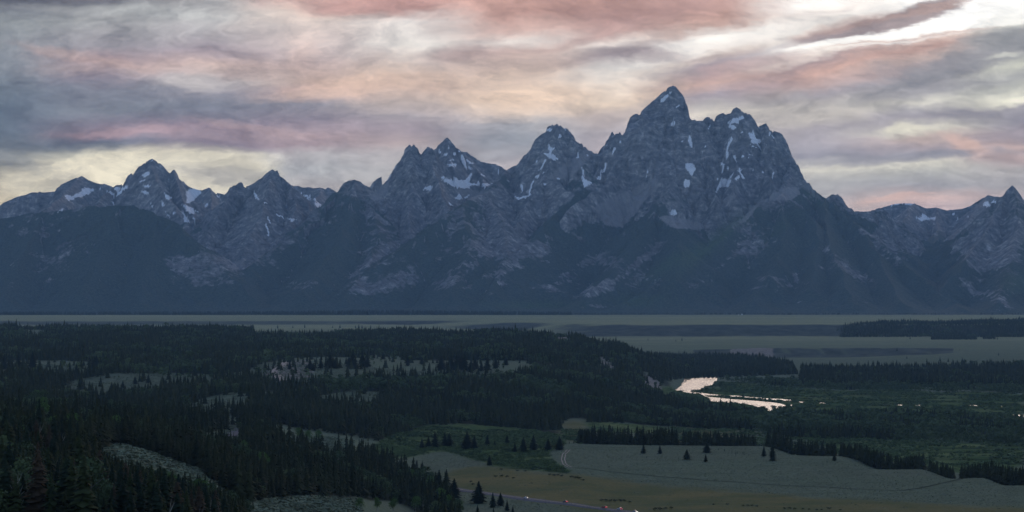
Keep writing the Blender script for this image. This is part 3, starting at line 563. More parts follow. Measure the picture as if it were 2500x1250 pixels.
# ---------------------------------------------------------------- valley floor
# profile tables per photo column: (distance, photo row) where ground shows, (distance, None, height) where hidden
PROF = {
-600:[(40,None,144.8),(300,1290),(500,1240),(850,1100),(1500,1020),(2000,990),(2600,950),(3300,905),(3700,888),(4300,865),(5200,825),(6000,803),(6600,None,30),(8800,None,9),(10000,None,9),(10323,None,30),(13300,None,30)],
0:[(40,None,144.8),(300,1300),(500,1250),(850,1115),(1500,1040),(2000,1005),(2600,962),(3250,912),(3700,888),(4300,865),(5200,825),(6000,803),(6600,None,30),(8800,None,9),(10000,None,9),(10323,None,30),(13300,None,30)],
130:[(40,None,144.8),(300,1310),(550,1250),(870,1135),(1200,1080),(1550,1045),(2050,1008),(2550,990),(3000,950),(3250,925),(3600,893),(3700,888),(4300,863),(5200,825),(6000,805),(6600,None,30),(8800,None,9),(10000,None,9),(10323,None,30),(13300,None,30)],
300:[(40,None,144.8),(300,1330),(600,1250),(870,1170),(1000,1092),(1150,None,70),(1500,1065),(2100,1022),(2500,1003),(2650,995),(3000,962),(3200,914),(3400,908),(3700,885),(4300,862),(5200,825),(6000,806),(6600,None,30),(8800,None,9),(10000,None,9),(10323,None,30),(13300,None,30)],
500:[(40,None,144.8),(300,1400),(800,1250),(930,1185),(1050,1152),(1200,None,58),(1400,1105),(1700,1072),(2200,1030),(2600,992),(2800,964),(2950,None,14),(3100,940),(3300,922),(3500,914),(4300,868),(5200,832),(6000,806),(6600,None,25),(8800,None,9),(10000,None,9),(10323,None,30),(13300,None,30)],
590:[(40,None,144.5),(300,1420),(900,1250),(1300,1160),(1700,1080),(2200,1040),(2550,1000),(2720,958),(2850,None,18),(3100,938),(3400,915),(3600,905),(4300,866),(5200,833),(6200,808),(6700,None,22),(8800,None,9),(10000,None,9),(10323,None,30),(13300,None,30)],
750:[(40,None,144.5),(300,1450),(1100,1250),(1150,1228),(1300,None,34),(1500,1150),(1900,1090),(2200,1072),(2400,1042),(2700,990),(2870,964),(3000,960),(3100,None,14),(3200,930),(3500,893),(3750,885),(4300,862),(5200,835),(6500,812),(8000,806),(9000,800),(10000,795),(10323,None,30),(13300,None,30)],
1000:[(40,None,144.5),(300,1500),(1500,1250),(1800,1180),(2150,1120),(2350,1085),(2700,1042),(3000,1000),(3300,955),(3500,925),(3900,884),(4400,868),(5200,838),(5800,812),(6400,None,20),(9000,None,10),(10200,None,9),(10400,None,30),(13300,None,30)],
1250:[(40,None,144.2),(300,1550),(1480,1260),(1700,1200),(2000,1120),(2300,1085),(2600,1060),(2800,1042),(3200,985),(3600,920),(3850,893),(4050,880),(4800,848),(5500,815),(6100,None,10),(8600,None,-5),(9300,None,-5),(9600,None,30),(13300,None,30)],
1400:[(40,None,144.2),(300,1600),(1480,1260),(2000,1121),(2230,1082),(2320,None,-10),(2600,1062),(2900,1030),(3300,975),(3700,930),(4100,895),(4700,858),(5300,820),(5800,None,0),(8500,None,-14),(9200,None,30),(13300,None,30)],
1500:[(40,None,144.2),(300,1600),(1480,1260),(1700,1202),(2000,1121),(2210,1084),(2300,None,-12),(2900,1040),(3500,970),(4000,925),(4400,890),(5000,845),(5500,None,-10),(7500,None,-14),(8500,None,-14),(8950,None,30),(13300,None,30)],
1600:[(40,None,144.2),(300,1600),(1480,1260),(1700,1202),(2000,1121),(2210,1084),(2320,None,-20),(3000,None,-33),(3700,None,-34),(4100,None,-30),(4600,902),(4850,882),(5100,None,-10),(5600,None,-30),(6500,None,-30),(7200,None,-14),(8500,None,-14),(8800,None,30),(13300,None,30)],
1690:[(40,None,144.2),(300,1600),(1480,1260),(1700,1202),(2000,1121),(2210,1084),(2300,None,-24),(2700,None,-35),(3000,None,-37),(6500,None,-37),(6800,None,-16),(7600,None,-14),(8600,None,-14),(8890,None,30),(13300,None,30)],
1860:[(40,None,144.2),(300,1600),(1480,1257),(1700,1202),(2000,1122),(2190,1085),(2290,None,-24),(2700,None,-35),(3000,None,-37),(5600,None,-37),(6550,None,-37),(6728,None,-14),(8600,None,-14),(8890,None,30),(13300,None,30)],
2050:[(40,None,144.2),(300,1600),(1480,1255),(1700,1196),(2050,1112),(2160,None,-22),(2600,None,-35),(3000,None,-37),(5250,None,-37),(5480,None,-25),(6600,None,-37),(6728,None,-14),(8600,None,-14),(8890,None,30),(13300,None,30)],
2250:[(40,None,144.2),(300,1600),(1480,1253),(1700,1192),(1880,1145),(2000,None,-22),(2500,None,-34),(3000,None,-37),(5150,None,-37),(5400,None,-24),(6500,None,-30),(6728,None,-14),(8600,None,-14),(8890,None,30),(13300,None,30)],
2400:[(40,None,144.2),(300,1600),(1480,1252),(1650,1198),(1780,1163),(1880,None,-20),(2300,None,-33),(3000,None,-37),(5000,None,-37),(5300,None,-22),(6500,None,-16),(6728,None,-14),(8600,None,-14),(8890,None,30),(13300,None,30)],
2500:[(40,None,144.2),(300,1600),(1480,1252),(1600,1210),(1700,1182),(1800,None,-18),(2200,None,-33),(3000,None,-37),(5000,None,-37),(5300,None,-20),(6500,None,-15),(6728,None,-14),(8600,None,-14),(8890,None,30),(13300,None,30)],
3100:[(40,None,144.2),(300,1600),(1480,1252),(1600,1210),(1700,1182),(1800,None,-18),(2200,None,-33),(3000,None,-37),(5000,None,-37),(5300,None,-20),(6500,None,-15),(6728,None,-14),(8600,None,-14),(8890,None,30),(13300,None,30)],
}
PK = sorted(PROF)
LD = np.linspace(math.log(40), math.log(13300), 1600)
TAB = np.zeros((len(PK), len(LD)))
for i, k in enumerate(PK):
    ds = []; zs = []
    for e in PROF[k]:
        ds.append(math.log(e[0])); zs.append(e[2] if len(e) == 3 else zof(e[0], e[1]))
    TAB[i] = np.interp(LD, ds, zs)
    kr = np.hanning(9); kr /= kr.sum()
    p = np.pad(TAB[i], 4, mode='edge'); TAB[i] = np.convolve(p, kr, 'valid')
PKA = np.array(PK, float)
def ground_z(x, d):
    x = np.asarray(x, float); d = np.asarray(d, float)
    px = np.clip(1250 + x * F / d, PKA[0], PKA[-1] - 0.01)
    i = np.clip(np.searchsorted(PKA, px, side='right') - 1, 0, len(PK) - 2)
    f = (px - PKA[i]) / (PKA[i + 1] - PKA[i]); f = f * f * (3 - 2 * f) * 0.5 + f * 0.5
    l = (np.log(np.clip(d, 40, 13300)) - LD[0]) / (LD[-1] - LD[0]) * (len(LD) - 1)
    j = np.clip(l.astype(int), 0, len(LD) - 2); g = l - j
    a = TAB[i, j] * (1 - g) + TAB[i, j + 1] * g; b = TAB[i + 1, j] * (1 - g) + TAB[i + 1, j + 1] * g
    z = a * (1 - f) + b * f
    flat = np.clip((z + 36.0) / 6, 0, 1)           # the river flat stays level
    amp = np.clip(d / 3000, 0.15, 1.3) * flat * np.where(d > 8800, 0.15, 1)
    leftish = sstep(1500, 1100, px)
    z = z + amp * (3.0 + 7 * leftish * sstep(1300, 2200, d) * sstep(7000, 5500, d)) * (fbm(x / 160, d / 160, 3, 201) - 0.5)
    z = z + 0.5 * (vnoise(x / 23, d / 23, 207) - 0.5) * flat
    return z
WZ = -36.6   # river level
def PW(px, py, z=WZ):
    d = (CAMZ - z) * F / (py - HY); return (xof(d, px), d)
RZ = lambda X_, Y_: (0.152 * X_ + 1580, 0.152 * Y_ + 900)   # zoom of the river
R_ = lambda pts: [RZ(a, b) for a, b in pts]
RIVER = [R_([(300,325),(360,300),(440,285),(490,262),(495,240),(478,215),(480,195),(540,172),(700,158),(870,145),(1010,138),(1125,140),(1128,165),(1110,200),(1070,228),(1075,240),(1100,250),(1060,262),(960,285),(905,300),(890,318),(860,340),(760,352),(690,362),(700,375),(860,385),(950,400),(1180,425),(1320,430),(1450,435),(1600,450),(1750,462),(1900,475),(2100,485),(2250,492),(2320,502),(2310,518),(2200,515),(2050,505),(1900,498),(1700,470),(1500,455),(1340,445),(1200,436),(1000,428),(940,425),(930,440),(985,452),(1180,470),(1400,492),(1700,512),(1900,530),(2050,545),(2150,562),(2220,585),(2235,600),(2220,630),(2150,660),(1960,680),(1800,640),(1700,585),(1500,562),(1380,548),(1250,542),(1100,535),(1010,520),(985,480),(960,455),(900,432),(840,400),(740,398),(640,385),(500,378),(400,380),(320,372),(240,345)]),
 [(2470,1013),(2600,1013),(2600,1018),(2470,1017.5)],
 [(2000,982.3),(2014,983.2),(2014,985),(2000,984)],[(2145,987.6),(2172,988.2),(2170,990),(2145,989.4)],[(2192,988.2),(2202,988.6),(2202,990.2),(2192,989.8)],[(2231,988.3),(2246,989),(2246,990.6),(2231,990)],
 [(1946,979.5),(1968,981.6),(1967,983.6),(1946,981.6)],[(1928,988),(1934,988),(1932,997),(1928,998)],[(2438,991.5),(2446,992),(2446,993.2),(2438,993)],[(2365,989),(2385,989.5),(2385,990.8),(2365,990.6)]]
# ground cover painted by where it grows (photo-space outlines carried on to the ground)
def gd(x, d):
    z = ground_z(x, d); return 1250 + x * F / d, HY + (CAMZ - z) * F / d
gcols = np.concatenate([np.arange(-600, -40, 20.), np.arange(-40, 2545, 5.), np.arange(2545, 3101, 20.)])
grows = np.exp(np.concatenate([np.linspace(math.log(40), math.log(450), 40)[:-1], np.linspace(math.log(450), math.log(13330), 1050)]))
gPX, gD = np.meshgrid(gcols, grows)
gX = (gPX - 1250) * gD / F; gZ = ground_z(gX, gD); gPY = HY + (CAMZ - gZ) * F / gD
gVIS = gPY <= np.minimum.accumulate(gPY, axis=0) + 1.5
wx = gPX + 30 * (fbm(gX / 60, gD / 60, 4, 301) - 0.5); wy = gPY + 9 * (fbm(gX / 60 + 5, gD / 60, 3, 305) - 0.5)
def paint(polys, soft=None):
    m = np.zeros(gPX.shape, bool)
    for p in polys: m |= in_poly(wx, wy, p)
    return m & gVIS
YEL = [[(1372,1024),(1425,1022),(1436,1060),(1422,1084),(1376,1074)],[(1085,1145),(1200,1135),(1300,1150),(1420,1160),(1500,1172),(1640,1185),(1800,1200),(2000,1215),(2250,1228),(2500,1240),(2700,1260),(1500,1262),(1340,1228),(1180,1205),(1110,1195)],
       [(160,998),(275,996),(270,1006),(220,1010),(170,1006)],[(1640,1040),(1680,1045),(1850,1050),(1850,1062),(1670,1090),(1640,1075)]]
GRN = [[(870,1110),(960,1060),(1050,1038),(1150,1035),(1280,1045),(1370,1065),(1380,1090),(1340,1105),(1345,1125),(1400,1158),(1330,1150),(1200,1135),(1150,1120),(1080,1100),(980,1120),(850,1115)],
       [(1370,1020),(1430,1020),(1440,1060),(1420,1085),(1370,1070)],[(1430,1030),(1560,1035),(1660,1045),(1660,1060),(1430,1055)],
       [(2000,1070),(2500,1085),(2500,1140),(2400,1150),(2250,1130),(2050,1110)],[(1860,1085),(2050,1110),(2250,1142),(2400,1165),(2500,1182),(2500,1150),(2250,1120),(2050,1095)],
       [(1500,945),(1900,1010),(2500,1020),(2500,960),(1900,950)],[(1750,930),(1990,950),(2500,990),(2500,1010),(1950,1000),(1800,960)]]
PALE = [[(1560,930),(1590,925),(1620,945),(1600,950)],[(1575,915),(1582,915),(1610,945),(1590,948)],[(1460,866),(1490,885),(1500,902),(1484,898)],[(1355,815),(1385,822),(1380,835),(1360,828)],
        [(640,900),(700,885),(760,882),(760,920),(690,930),(640,915)]]
yel = paint(YEL); grn = paint(GRN) & ~yel; pale = paint(PALE)
FCP = [(-70, 990), (640, 1040), (690, 1085), (860, 1112), (990, 1155), (1045, 1180), (1085, 1200), (1110, 1230), (1125, 1275), (-70, 1275)]
bluff = (gD > 6500) & (gD < 6760) & (gPX > 1690) & (gPX < 2330)
gsl = np.gradient(gZ, axis=0) / np.gradient(gD, axis=0)
scarp = np.clip((gsl - 0.02) / 0.05, 0, 1) * (gD > 8200) * (gD < 11000)
rib = ridged(gX / 130 + gD / 300, gD / 2500, 2, 331)
gZ = gZ + scarp * 7 * (rib - 0.5)
forest_floor = (gD > 2350) & (gD < 6300) & (gPX < 1640)
MEADOW = [[(-60,884),(150,880),(245,884),(240,908),(190,917),(30,918),(-60,918)],
 [(110,962),(180,930),(270,910),(400,911),(520,914),(620,905),(640,925),(560,938),(400,945),(330,968),(240,974),(130,970)],
 [(430,1000),(490,975),(560,958),(600,958),(615,1003),(560,1012),(450,1010)],[(600,905),(640,885),(740,872),(860,872),(960,862),(985,868),(980,878),(1290,880),(1300,908),(1240,924),(1050,928),(760,934),(690,948),(640,938)],
 [(640,958),(730,950),(760,950),(750,970),(650,975)],[(770,968),(860,955),(960,958),(900,995),(780,985)],
 [(160,990),(290,990),(280,1025),(160,1020)],[(170,1042),(215,1042),(240,1090),(200,1090)],
 [(400,1060),(470,1062),(560,1050),(620,1062),(620,1090),(500,1100),(400,1080)],[(545,1040),(590,1040),(590,1075),(545,1075)],
 [(250,1085),(310,1085),(500,1150),(510,1190),(440,1200),(350,1165),(250,1125)],
 [(690,1070),(820,1065),(870,1070),(850,1120),(700,1110)],[(1450,874),(1478,872),(1508,904),(1498,914),(1460,892)],[(1340,812),(1390,815),(1395,845),(1350,838)],[(1572,908),(1584,905),(1622,948),(1600,958),(1572,945)],
 [(640,790),(1480,790),(1480,804),(1000,803),(780,815),(620,812)],[(700,1215),(780,1210),(960,1225),(1060,1262),(1060,1400),(560,1400),(620,1225)],
 [(40,800),(120,806),(110,828),(40,820)],[(1130,890),(1400,890),(1400,900),(1130,912)]]
me_w = np.zeros(gPX.shape, bool)
for p in MEADOW: me_w |= in_poly(wx, wy, p)
rwood = (gD > 8300) & (gD < 9200) & (gPX > 2050)
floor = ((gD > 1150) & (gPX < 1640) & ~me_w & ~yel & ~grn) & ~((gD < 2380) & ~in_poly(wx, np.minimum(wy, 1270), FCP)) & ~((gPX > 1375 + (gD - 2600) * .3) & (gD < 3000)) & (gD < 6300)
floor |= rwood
river_m = np.zeros(gPX.shape, bool)
dW = (CAMZ - WZ) * F; rpx = 1250 + gX * F / gD; rpy = HY + dW / gD
for p in RIVER: river_m |= in_poly(rpx, rpy, p)
river_m &= (gD > 3000) & (gD < 5100) & (gZ < -30)
gZ = np.where(river_m, WZ - 1.2, gZ)
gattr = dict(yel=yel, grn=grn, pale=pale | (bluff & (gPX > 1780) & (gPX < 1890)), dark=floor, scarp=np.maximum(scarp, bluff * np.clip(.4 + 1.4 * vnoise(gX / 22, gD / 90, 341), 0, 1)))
def blur(a, ry, rx):
    a = np.asarray(a, np.float32)
    for ax, r in ((0, ry), (1, rx)):
        k = np.hanning(2 * r + 3)[1:-1]; k /= k.sum()
        a = sum(k[i + r] * np.roll(a, i, ax) for i in range(-r, r + 1))
    return a
gattr['yel'] = blur(gattr['yel'], 14, 12); gattr['grn'] = blur(gattr['grn'], 6, 5); gattr['dark'] = blur(gattr['dark'], 4, 3); gattr['pale'] = blur(gattr['pale'], 1, 1)
m, t, b = material('valley_ground', 1.0, 0.0)
geo = t.node('ShaderNodeNewGeometry'); pos = geo.outputs['Position']
g1 = t.noise(t.mapping(pos, scale=(1 / 2.6,) * 3), 1.0, 4, 0.7); g2 = t.noise(t.mapping(pos, scale=(1 / 60.,) * 3), 1.0, 5, 0.6)
g3 = t.noise(t.mapping(pos, scale=(1 / 420., 1 / 160., 1 / 300.)), 1.0, 4, 0.55)
g4 = t.noise(t.mapping(pos, scale=(1 / 9.,) * 3), 1.0, 5, 0.7)
col = t.mix(t.mapr(g4, 0.3, 0.7), (0.120, 0.140, 0.088, 1), (0.178, 0.205, 0.128, 1))
g6 = t.noise(t.mapping(pos, scale=(1 / 190., 1 / 45., 1)), 1.0, 6, 0.65)
col = t.mix(t.mapr(g3, 0.38, 0.66, 0, 0.45), col, (0.155, 0.152, 0.105, 1))
col = t.mix(t.mapr(g6, 0.34, 0.52, 0.42, 0.0), col, (0.085, 0.10, 0.062, 1))
col = t.mix(t.mapr(g1, 0.35, 0.6, 0.5, 0.0), col, (0.07, 0.078, 0.06, 1))
def soft(name, a=0.25, b_=0.75): return t.mapr(t.math('ADD', t.attr(name), t.math('ADD', t.math('MULTIPLY', t.math('SUBTRACT', g4, 0.5), 0.9), t.math('MULTIPLY', t.math('SUBTRACT', g2, 0.5), 1.3))), a, b_)
yc = t.mix(t.mapr(t.math('ADD', t.math('MULTIPLY', g2, 0.6), t.math('MULTIPLY', g3, 0.4)), 0.42, 0.58), (0.20, 0.165, 0.075, 1), (0.125, 0.130, 0.062, 1)); yc = t.mix(t.mapr(g1, 0.35, 0.65, 0.4, 0), yc, (0.06, 0.06, 0.03, 1))
gc = t.mix(t.mapr(g2, 0.35, 0.65), (0.05, 0.085, 0.032, 1), (0.14, 0.165, 0.068, 1)); gc = t.mix(t.mapr(g6, 0.36, 0.54, 0.7, 0), gc, (0.018, 0.03, 0.015, 1))
pc = t.mix(t.mapr(g4, 0.35, 0.65), (0.14, 0.12, 0.10, 1), (0.30, 0.26, 0.22, 1))
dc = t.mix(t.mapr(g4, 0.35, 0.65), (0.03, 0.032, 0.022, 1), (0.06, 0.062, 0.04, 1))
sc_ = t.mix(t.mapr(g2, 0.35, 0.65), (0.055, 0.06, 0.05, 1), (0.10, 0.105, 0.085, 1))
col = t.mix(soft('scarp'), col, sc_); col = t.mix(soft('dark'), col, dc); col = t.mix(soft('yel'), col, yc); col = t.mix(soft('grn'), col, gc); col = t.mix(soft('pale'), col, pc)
g5 = t.noise(t.mapping(pos, scale=(1 / 2600., 1 / 240., 1)), 1.0, 5, 0.6)
far = t.mapr(t.xyz(pos)[1], 6000, 9000)
col = t.mix(t.math('MULTIPLY', far, t.math('SUBTRACT', 1.0, t.attr('scarp'))), col, t.mix(t.mapr(g5, 0.38, 0.6), (0.28, 0.275, 0.15, 1), (0.20, 0.21, 0.125, 1)))
t.l.new(col, b.inputs['Base Color'])
bmp = t.node('ShaderNodeBump'); bmp.inputs['Strength'].default_value = 0.7; bmp.inputs['Distance'].default_value = 1.0
t.put(bmp.inputs['Height'], t.math('ADD', g4, g1)); t.l.new(bmp.outputs[0], b.inputs['Normal'])
GROUND_MAT = m
V = np.stack([gX, gD, gZ], -1).reshape(-1, 3)
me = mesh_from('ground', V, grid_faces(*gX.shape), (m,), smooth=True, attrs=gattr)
add('ground', me, kind='structure', label='rolling valley floor of sagebrush flats, meadows and terraces', category='ground')
# the land going on to either side, below and behind
bp = np.array([(-16000, -600, -60), (16000, -600, -60), (16000, 21500, -60), (-16000, 21500, -60)], float)
add('terrain', mesh_from('terrain', bp, np.array([(0, 1, 2, 3)]), (m,)), kind='structure', label='wide lowland beyond the edges of the valley view', category='terrain')

# ---------------------------------------------------------------- river
def tri_poly(pts2, z):
    import mathutils.geometry as g
    vs = [mathutils.Vector((x, y, 0)) for x, y in pts2]
    tr = g.tessellate_polygon([vs])
    return np.array([(x, y, z) for x, y in pts2]), np.array(tr)
m, t, b = material('river_water', 0.12, 0.5)
b.inputs['Base Color'].default_value = (0.02, 0.03, 0.035, 1); b.inputs['IOR'].default_value = 1.10
geo = t.node('ShaderNodeNewGeometry'); pos = geo.outputs['Position']
n1 = t.noise(t.mapping(pos, scale=(1 / 3., 1 / 3., 1)), 1.0, 3, 0.6)
n2 = t.noise(t.mapping(pos, scale=(1 / 60., 1 / 200., 1)), 1.0, 4, 0.6)
bmp = t.node('ShaderNodeBump'); bmp.inputs['Strength'].default_value = 1.0; bmp.inputs['Distance'].default_value = RIVER_BUMP if 'RIVER_BUMP' in globals() else 0.9
t.put(bmp.inputs['Height'], n1); t.l.new(bmp.outputs[0], b.inputs['Normal'])
t.put(b.inputs['Roughness'], t.mapr(n2, 0.35, 0.7, 0.16, 0.28))
for i, pl in enumerate(RIVER):
    v, f = tri_poly([PW(a, b_) for a, b_ in pl], WZ)
    if i == 0: RV, RF = v, f
    else: RF = np.vstack([RF, f + len(RV)]); RV = np.vstack([RV, v])
add('water', mesh_from('water', RV, RF, (m,)), kind='structure', label='winding river reflecting the pink evening sky', category='river')
# ---------------------------------------------------------------- road strips
def strip(name, pts, width, mat, label, lift=0.25, dz=None):
    P_ = []
    for a, b in pts:                       # follow the ground seen at (px, py)
        d = 2000.0
        lo, hi = 900.0, 5500.0
        ds = np.linspace(lo, hi, 3000) if not dz else np.linspace(dz[0], dz[1], 3000)
        pyv = HY + (CAMZ - ground_z((a - 1250) * ds / F, ds)) * F / ds
        i = np.argmin(np.abs(pyv - b)); P_.append(((a - 1250) * ds[i] / F, ds[i]))
    P_ = np.array(P_); s = np.concatenate([[0], np.cumsum(np.hypot(*np.diff(P_, axis=0).T))])
    q = np.linspace(0, s[-1], max(8, int(s[-1] / 4)))
    X_ = np.interp(q, s, P_[:, 0]); Y_ = np.interp(q, s, P_[:, 1])
    k = np.hanning(9); k /= k.sum()
    X_ = np.convolve(np.pad(X_, 4, mode='reflect', reflect_type='odd'), k, 'valid'); Y_ = np.convolve(np.pad(Y_, 4, mode='reflect', reflect_type='odd'), k, 'valid')
    T = np.stack([np.gradient(X_), np.gradient(Y_)], 1); T /= np.linalg.norm(T, axis=1, keepdims=True)
    N = np.stack([-T[:, 1], T[:, 0]], 1)
    zc = ground_z(X_, Y_)
    return X_, Y_, zc, N, T
def strip_mesh(name, S, offs, mat, lift, label, cat='road', prof=None, kind='structure'):
    X_, Y_, zc, N, T = S
    rowsv = []
    for j, o in enumerate(offs):
        x = X_ + N[:, 0] * o; y = Y_ + N[:, 1] * o
        z = zc + lift if prof is None else zc + prof[j]
        rowsv.append(np.stack([x, y, z], 1))
    V = np.stack(rowsv, 1).reshape(-1, 3)
    return add(name, mesh_from(name, V, grid_faces(len(X_), len(offs)), (mat,), smooth=True), kind=kind, label=label, category=cat)
m, t, b = material('asphalt', 1.0, 0.03)
geo = t.node('ShaderNodeNewGeometry'); nz = t.noise(t.mapping(geo.outputs[0], scale=(.3, .3, .3)), 1.0, 5, .6)
t.put(b.inputs['Base Color'], t.mix(t.mapr(nz, .35, .65), (0.085, 0.085, 0.095, 1), (0.12, 0.12, 0.13, 1)))
ASPH = m
m, t, b = material('line_paint', 0.7); b.inputs['Base Color'].default_value = (0.5, 0.4, 0.12, 1); LINE = m
m, t, b = material('dirt', 0.95); geo = t.node('ShaderNodeNewGeometry'); nz = t.noise(t.mapping(geo.outputs[0], scale=(.15, .15, .15)), 1.0, 5, .6)
t.put(b.inputs['Base Color'], t.mix(t.mapr(nz, .35, .65), (0.20, 0.16, 0.135, 1), (0.32, 0.27, 0.23, 1))); DIRT = m
ROAD = strip('road', [(1040, 1183), (1090, 1190), (1124, 1196.5), (1180, 1204), (1260, 1215.5), (1340, 1225.5), (1420, 1236), (1500, 1246), (1560, 1254), (1660, 1268)], 9, ASPH, '', dz=(1380, 1900))
S0 = (ROAD[0], ROAD[1], ROAD[2] + 0.0, ROAD[3], ROAD[4])
strip_mesh('road', S0, [-7, -4.6, 0, 4.6, 7], ASPH, 0, 'grey two-lane highway crossing the sage flat in front', prof=[-0.3, 0.5, 0.56, 0.5, -0.3])
strip_mesh('road_marking', S0, [-0.16, 0.16], LINE, 0.575, 'faint yellow centre line on the highway', cat='marking')
S1 = strip('dirt_road', [(712, 884), (690, 893), (676, 903), (672, 913), (684, 923), (694, 931)], 8, DIRT, '', dz=(3150, 3800))
strip_mesh('dirt_road', S1, [-7, 0, 7], DIRT, 0.5, 'pale dirt road curving through the middle meadow')
S2 = strip('two_track', [(1388, 1098), (1377, 1108), (1374, 1122), (1378, 1134), (1392, 1141)], 3, DIRT, '', dz=(1850, 2200))
for o_ in (-1.6, 1.2): strip_mesh('track', S2, [o_, o_ + 0.8], DIRT, 0.15, 'faint two-wheel track curving across the sage flat')
m, t, b = material('dark_soil', 1.0, 0.0); b.inputs['Base Color'].default_value = (0.05, 0.055, 0.04, 1); SOIL = m
S4 = strip('ditch', [(1400, 1142), (1500, 1153), (1600, 1163), (1700, 1171), (1850, 1181), (2000, 1189), (2200, 1199), (2500, 1207)], 3, SOIL, '', dz=(1540, 2200))
strip_mesh('ditch', S4, [-.9, 0, .9], SOIL, 0.3, 'thin dark ditch line crossing the sage flat')
S3 = strip('forest_road', [(556, 1066), (565, 1056), (580, 1048), (600, 1043)], 8, ASPH, '', dz=(1750, 2250))
strip_mesh('forest_road', S3, [-8, 0, 8], ASPH, 0.5, 'short grey bend of road showing between trees on the left')

# ---------------------------------------------------------------- foliage materials
def foliage(name, ca, cb, use_attr):
    m, t, b = material(name, 0.95, 0.02)
    geo = t.node('ShaderNodeNewGeometry')
    n = t.noise(t.mapping(geo.outputs[0], scale=(.45, .45, .45)), 1.0, 3, .6)
    if use_attr: f = t.math('ADD', t.math('MULTIPLY', t.attr('tint'), 0.75), t.mapr(n, .3, .7, 0, .25))
    else:
        oi = t.node('ShaderNodeObjectInfo'); f = t.math('ADD', t.math('MULTIPLY', oi.outputs['Random'], 0.5), t.mapr(n, .3, .7, 0, .5))
    t.put(b.inputs['Base Color'], t.mix(f, ca, cb))
    return m
bark, t, b = material('bark', 0.95, 0.1); b.inputs['Base Color'].default_value = (0.05, 0.042, 0.035, 1)
pale_bark, t, b = material('pale_bark', 0.9, 0.1); geo = t.node('ShaderNodeNewGeometry')
t.put(b.inputs['Base Color'], t.mix(t.mapr(t.noise(geo.outputs[0], 1.5, 4), .4, .6), (0.25, 0.24, 0.21, 1), (0.14, 0.13, 0.11, 1)))
FOL = {'dark': foliage('needles_dark', (0.012, 0.020, 0.014, 1), (0.024, 0.036, 0.022, 1), False),
       'olive': foliage('needles_olive', (0.022, 0.032, 0.015, 1), (0.040, 0.050, 0.022, 1), False),
       'brown': foliage('needles_brown', (0.038, 0.030, 0.020, 1), (0.062, 0.045, 0.030, 1), False),
       'leaf': foliage('leaves_grey_green', (0.045, 0.065, 0.035, 1), (0.085, 0.115, 0.058, 1), False),
       'lime': foliage('leaves_bright_green', (0.055, 0.10, 0.028, 1), (0.10, 0.16, 0.045, 1), False)}
F_CON = foliage('forest_needles', (0.012, 0.018, 0.010, 1), (0.050, 0.056, 0.026, 1), True)
F_LEAF = foliage('forest_leaves', (0.040, 0.060, 0.030, 1), (0.12, 0.15, 0.068, 1), True)
F_BUSH = foliage('willow_leaves', (0.030, 0.050, 0.024, 1), (0.14, 0.185, 0.075, 1), True)
F_SAGE = foliage('sage_leaves', (0.11, 0.128, 0.082, 1), (0.20, 0.228, 0.148, 1), True)

# ---------------------------------------------------------------- tree templates (unit height)
def conifer(seed, levels, nb, wid=0.17, solid=True):
    r = np.random.default_rng(seed); V = []; T = []
    taper = r.uniform(0.75, 1.05); base = r.uniform(0.04, 0.14)
    for k in range(levels):
        f = (k + r.uniform(-.3, .3)) / levels; f = min(max(f, 0), 0.985)
        z = base + (0.985 - base) * f ** 0.92
        R = wid * (1 - f) ** taper * (0.72 + 0.28 * min(1, f * 8)) + 0.008
        n = nb if f < 0.8 else max(4, nb - 2)
        a0 = r.uniform(0, 6.28)
        for j in range(n):
            a = a0 + 6.283 * (j + r.uniform(-.3, .3)) / n
            L_ = R * r.choice([r.uniform(0.35, .8), r.uniform(.75, 1.3)]); wd = max(L_ * r.uniform(0.30, 0.5), 0.012)
            dz = -L_ * r.uniform(-0.1, 0.8); th = 0.9 / levels * r.uniform(.8, 1.4)
            c, s = math.cos(a), math.sin(a); i = len(V)
            V += [(0, 0, z + th), (c * L_ * .6 - s * wd, s * L_ * .6 + c * wd, z + dz * .55 - th * .2), (c * L_, s * L_, z + dz), (c * L_ * .6 + s * wd, s * L_ * .6 - c * wd, z + dz * .55 - th * .2), (c * L_ * .5, s * L_ * .5, z + dz * .35 + th * .35)]
            T += [(i, i + 1, i + 4), (i, i + 4, i + 3), (i + 4, i + 1, i + 2), (i + 4, i + 2, i + 3)]
    return np.array(V), np.array(T)
def conifer_low(seed, levels=3, n=6, wid=0.17):
    r = np.random.default_rng(seed); V = []; T = []
    for k in range(levels):
        z0 = 0.05 + 0.8 * k / levels; z1 = min(1.0, z0 + 1.15 / levels + 0.08) if k < levels - 1 else 1.0
        R = wid * (1 - k / levels) ** 0.85
        i = len(V); V.append((r.uniform(-.01, .01), r.uniform(-.01, .01), z1)); a0 = r.uniform(0, 6.28)
        for j in range(n):
            a = a0 + 6.283 * j / n; q = R * (r.uniform(0.85, 1.15) if j % 2 else r.uniform(0.5, 0.75))
            V.append((math.cos(a) * q, math.sin(a) * q, z0 + r.uniform(-.03, .03)))
        for j in range(n): T.append((i, i + 1 + j, i + 1 + (j + 1) % n))
    return np.array(V), np.array(T)
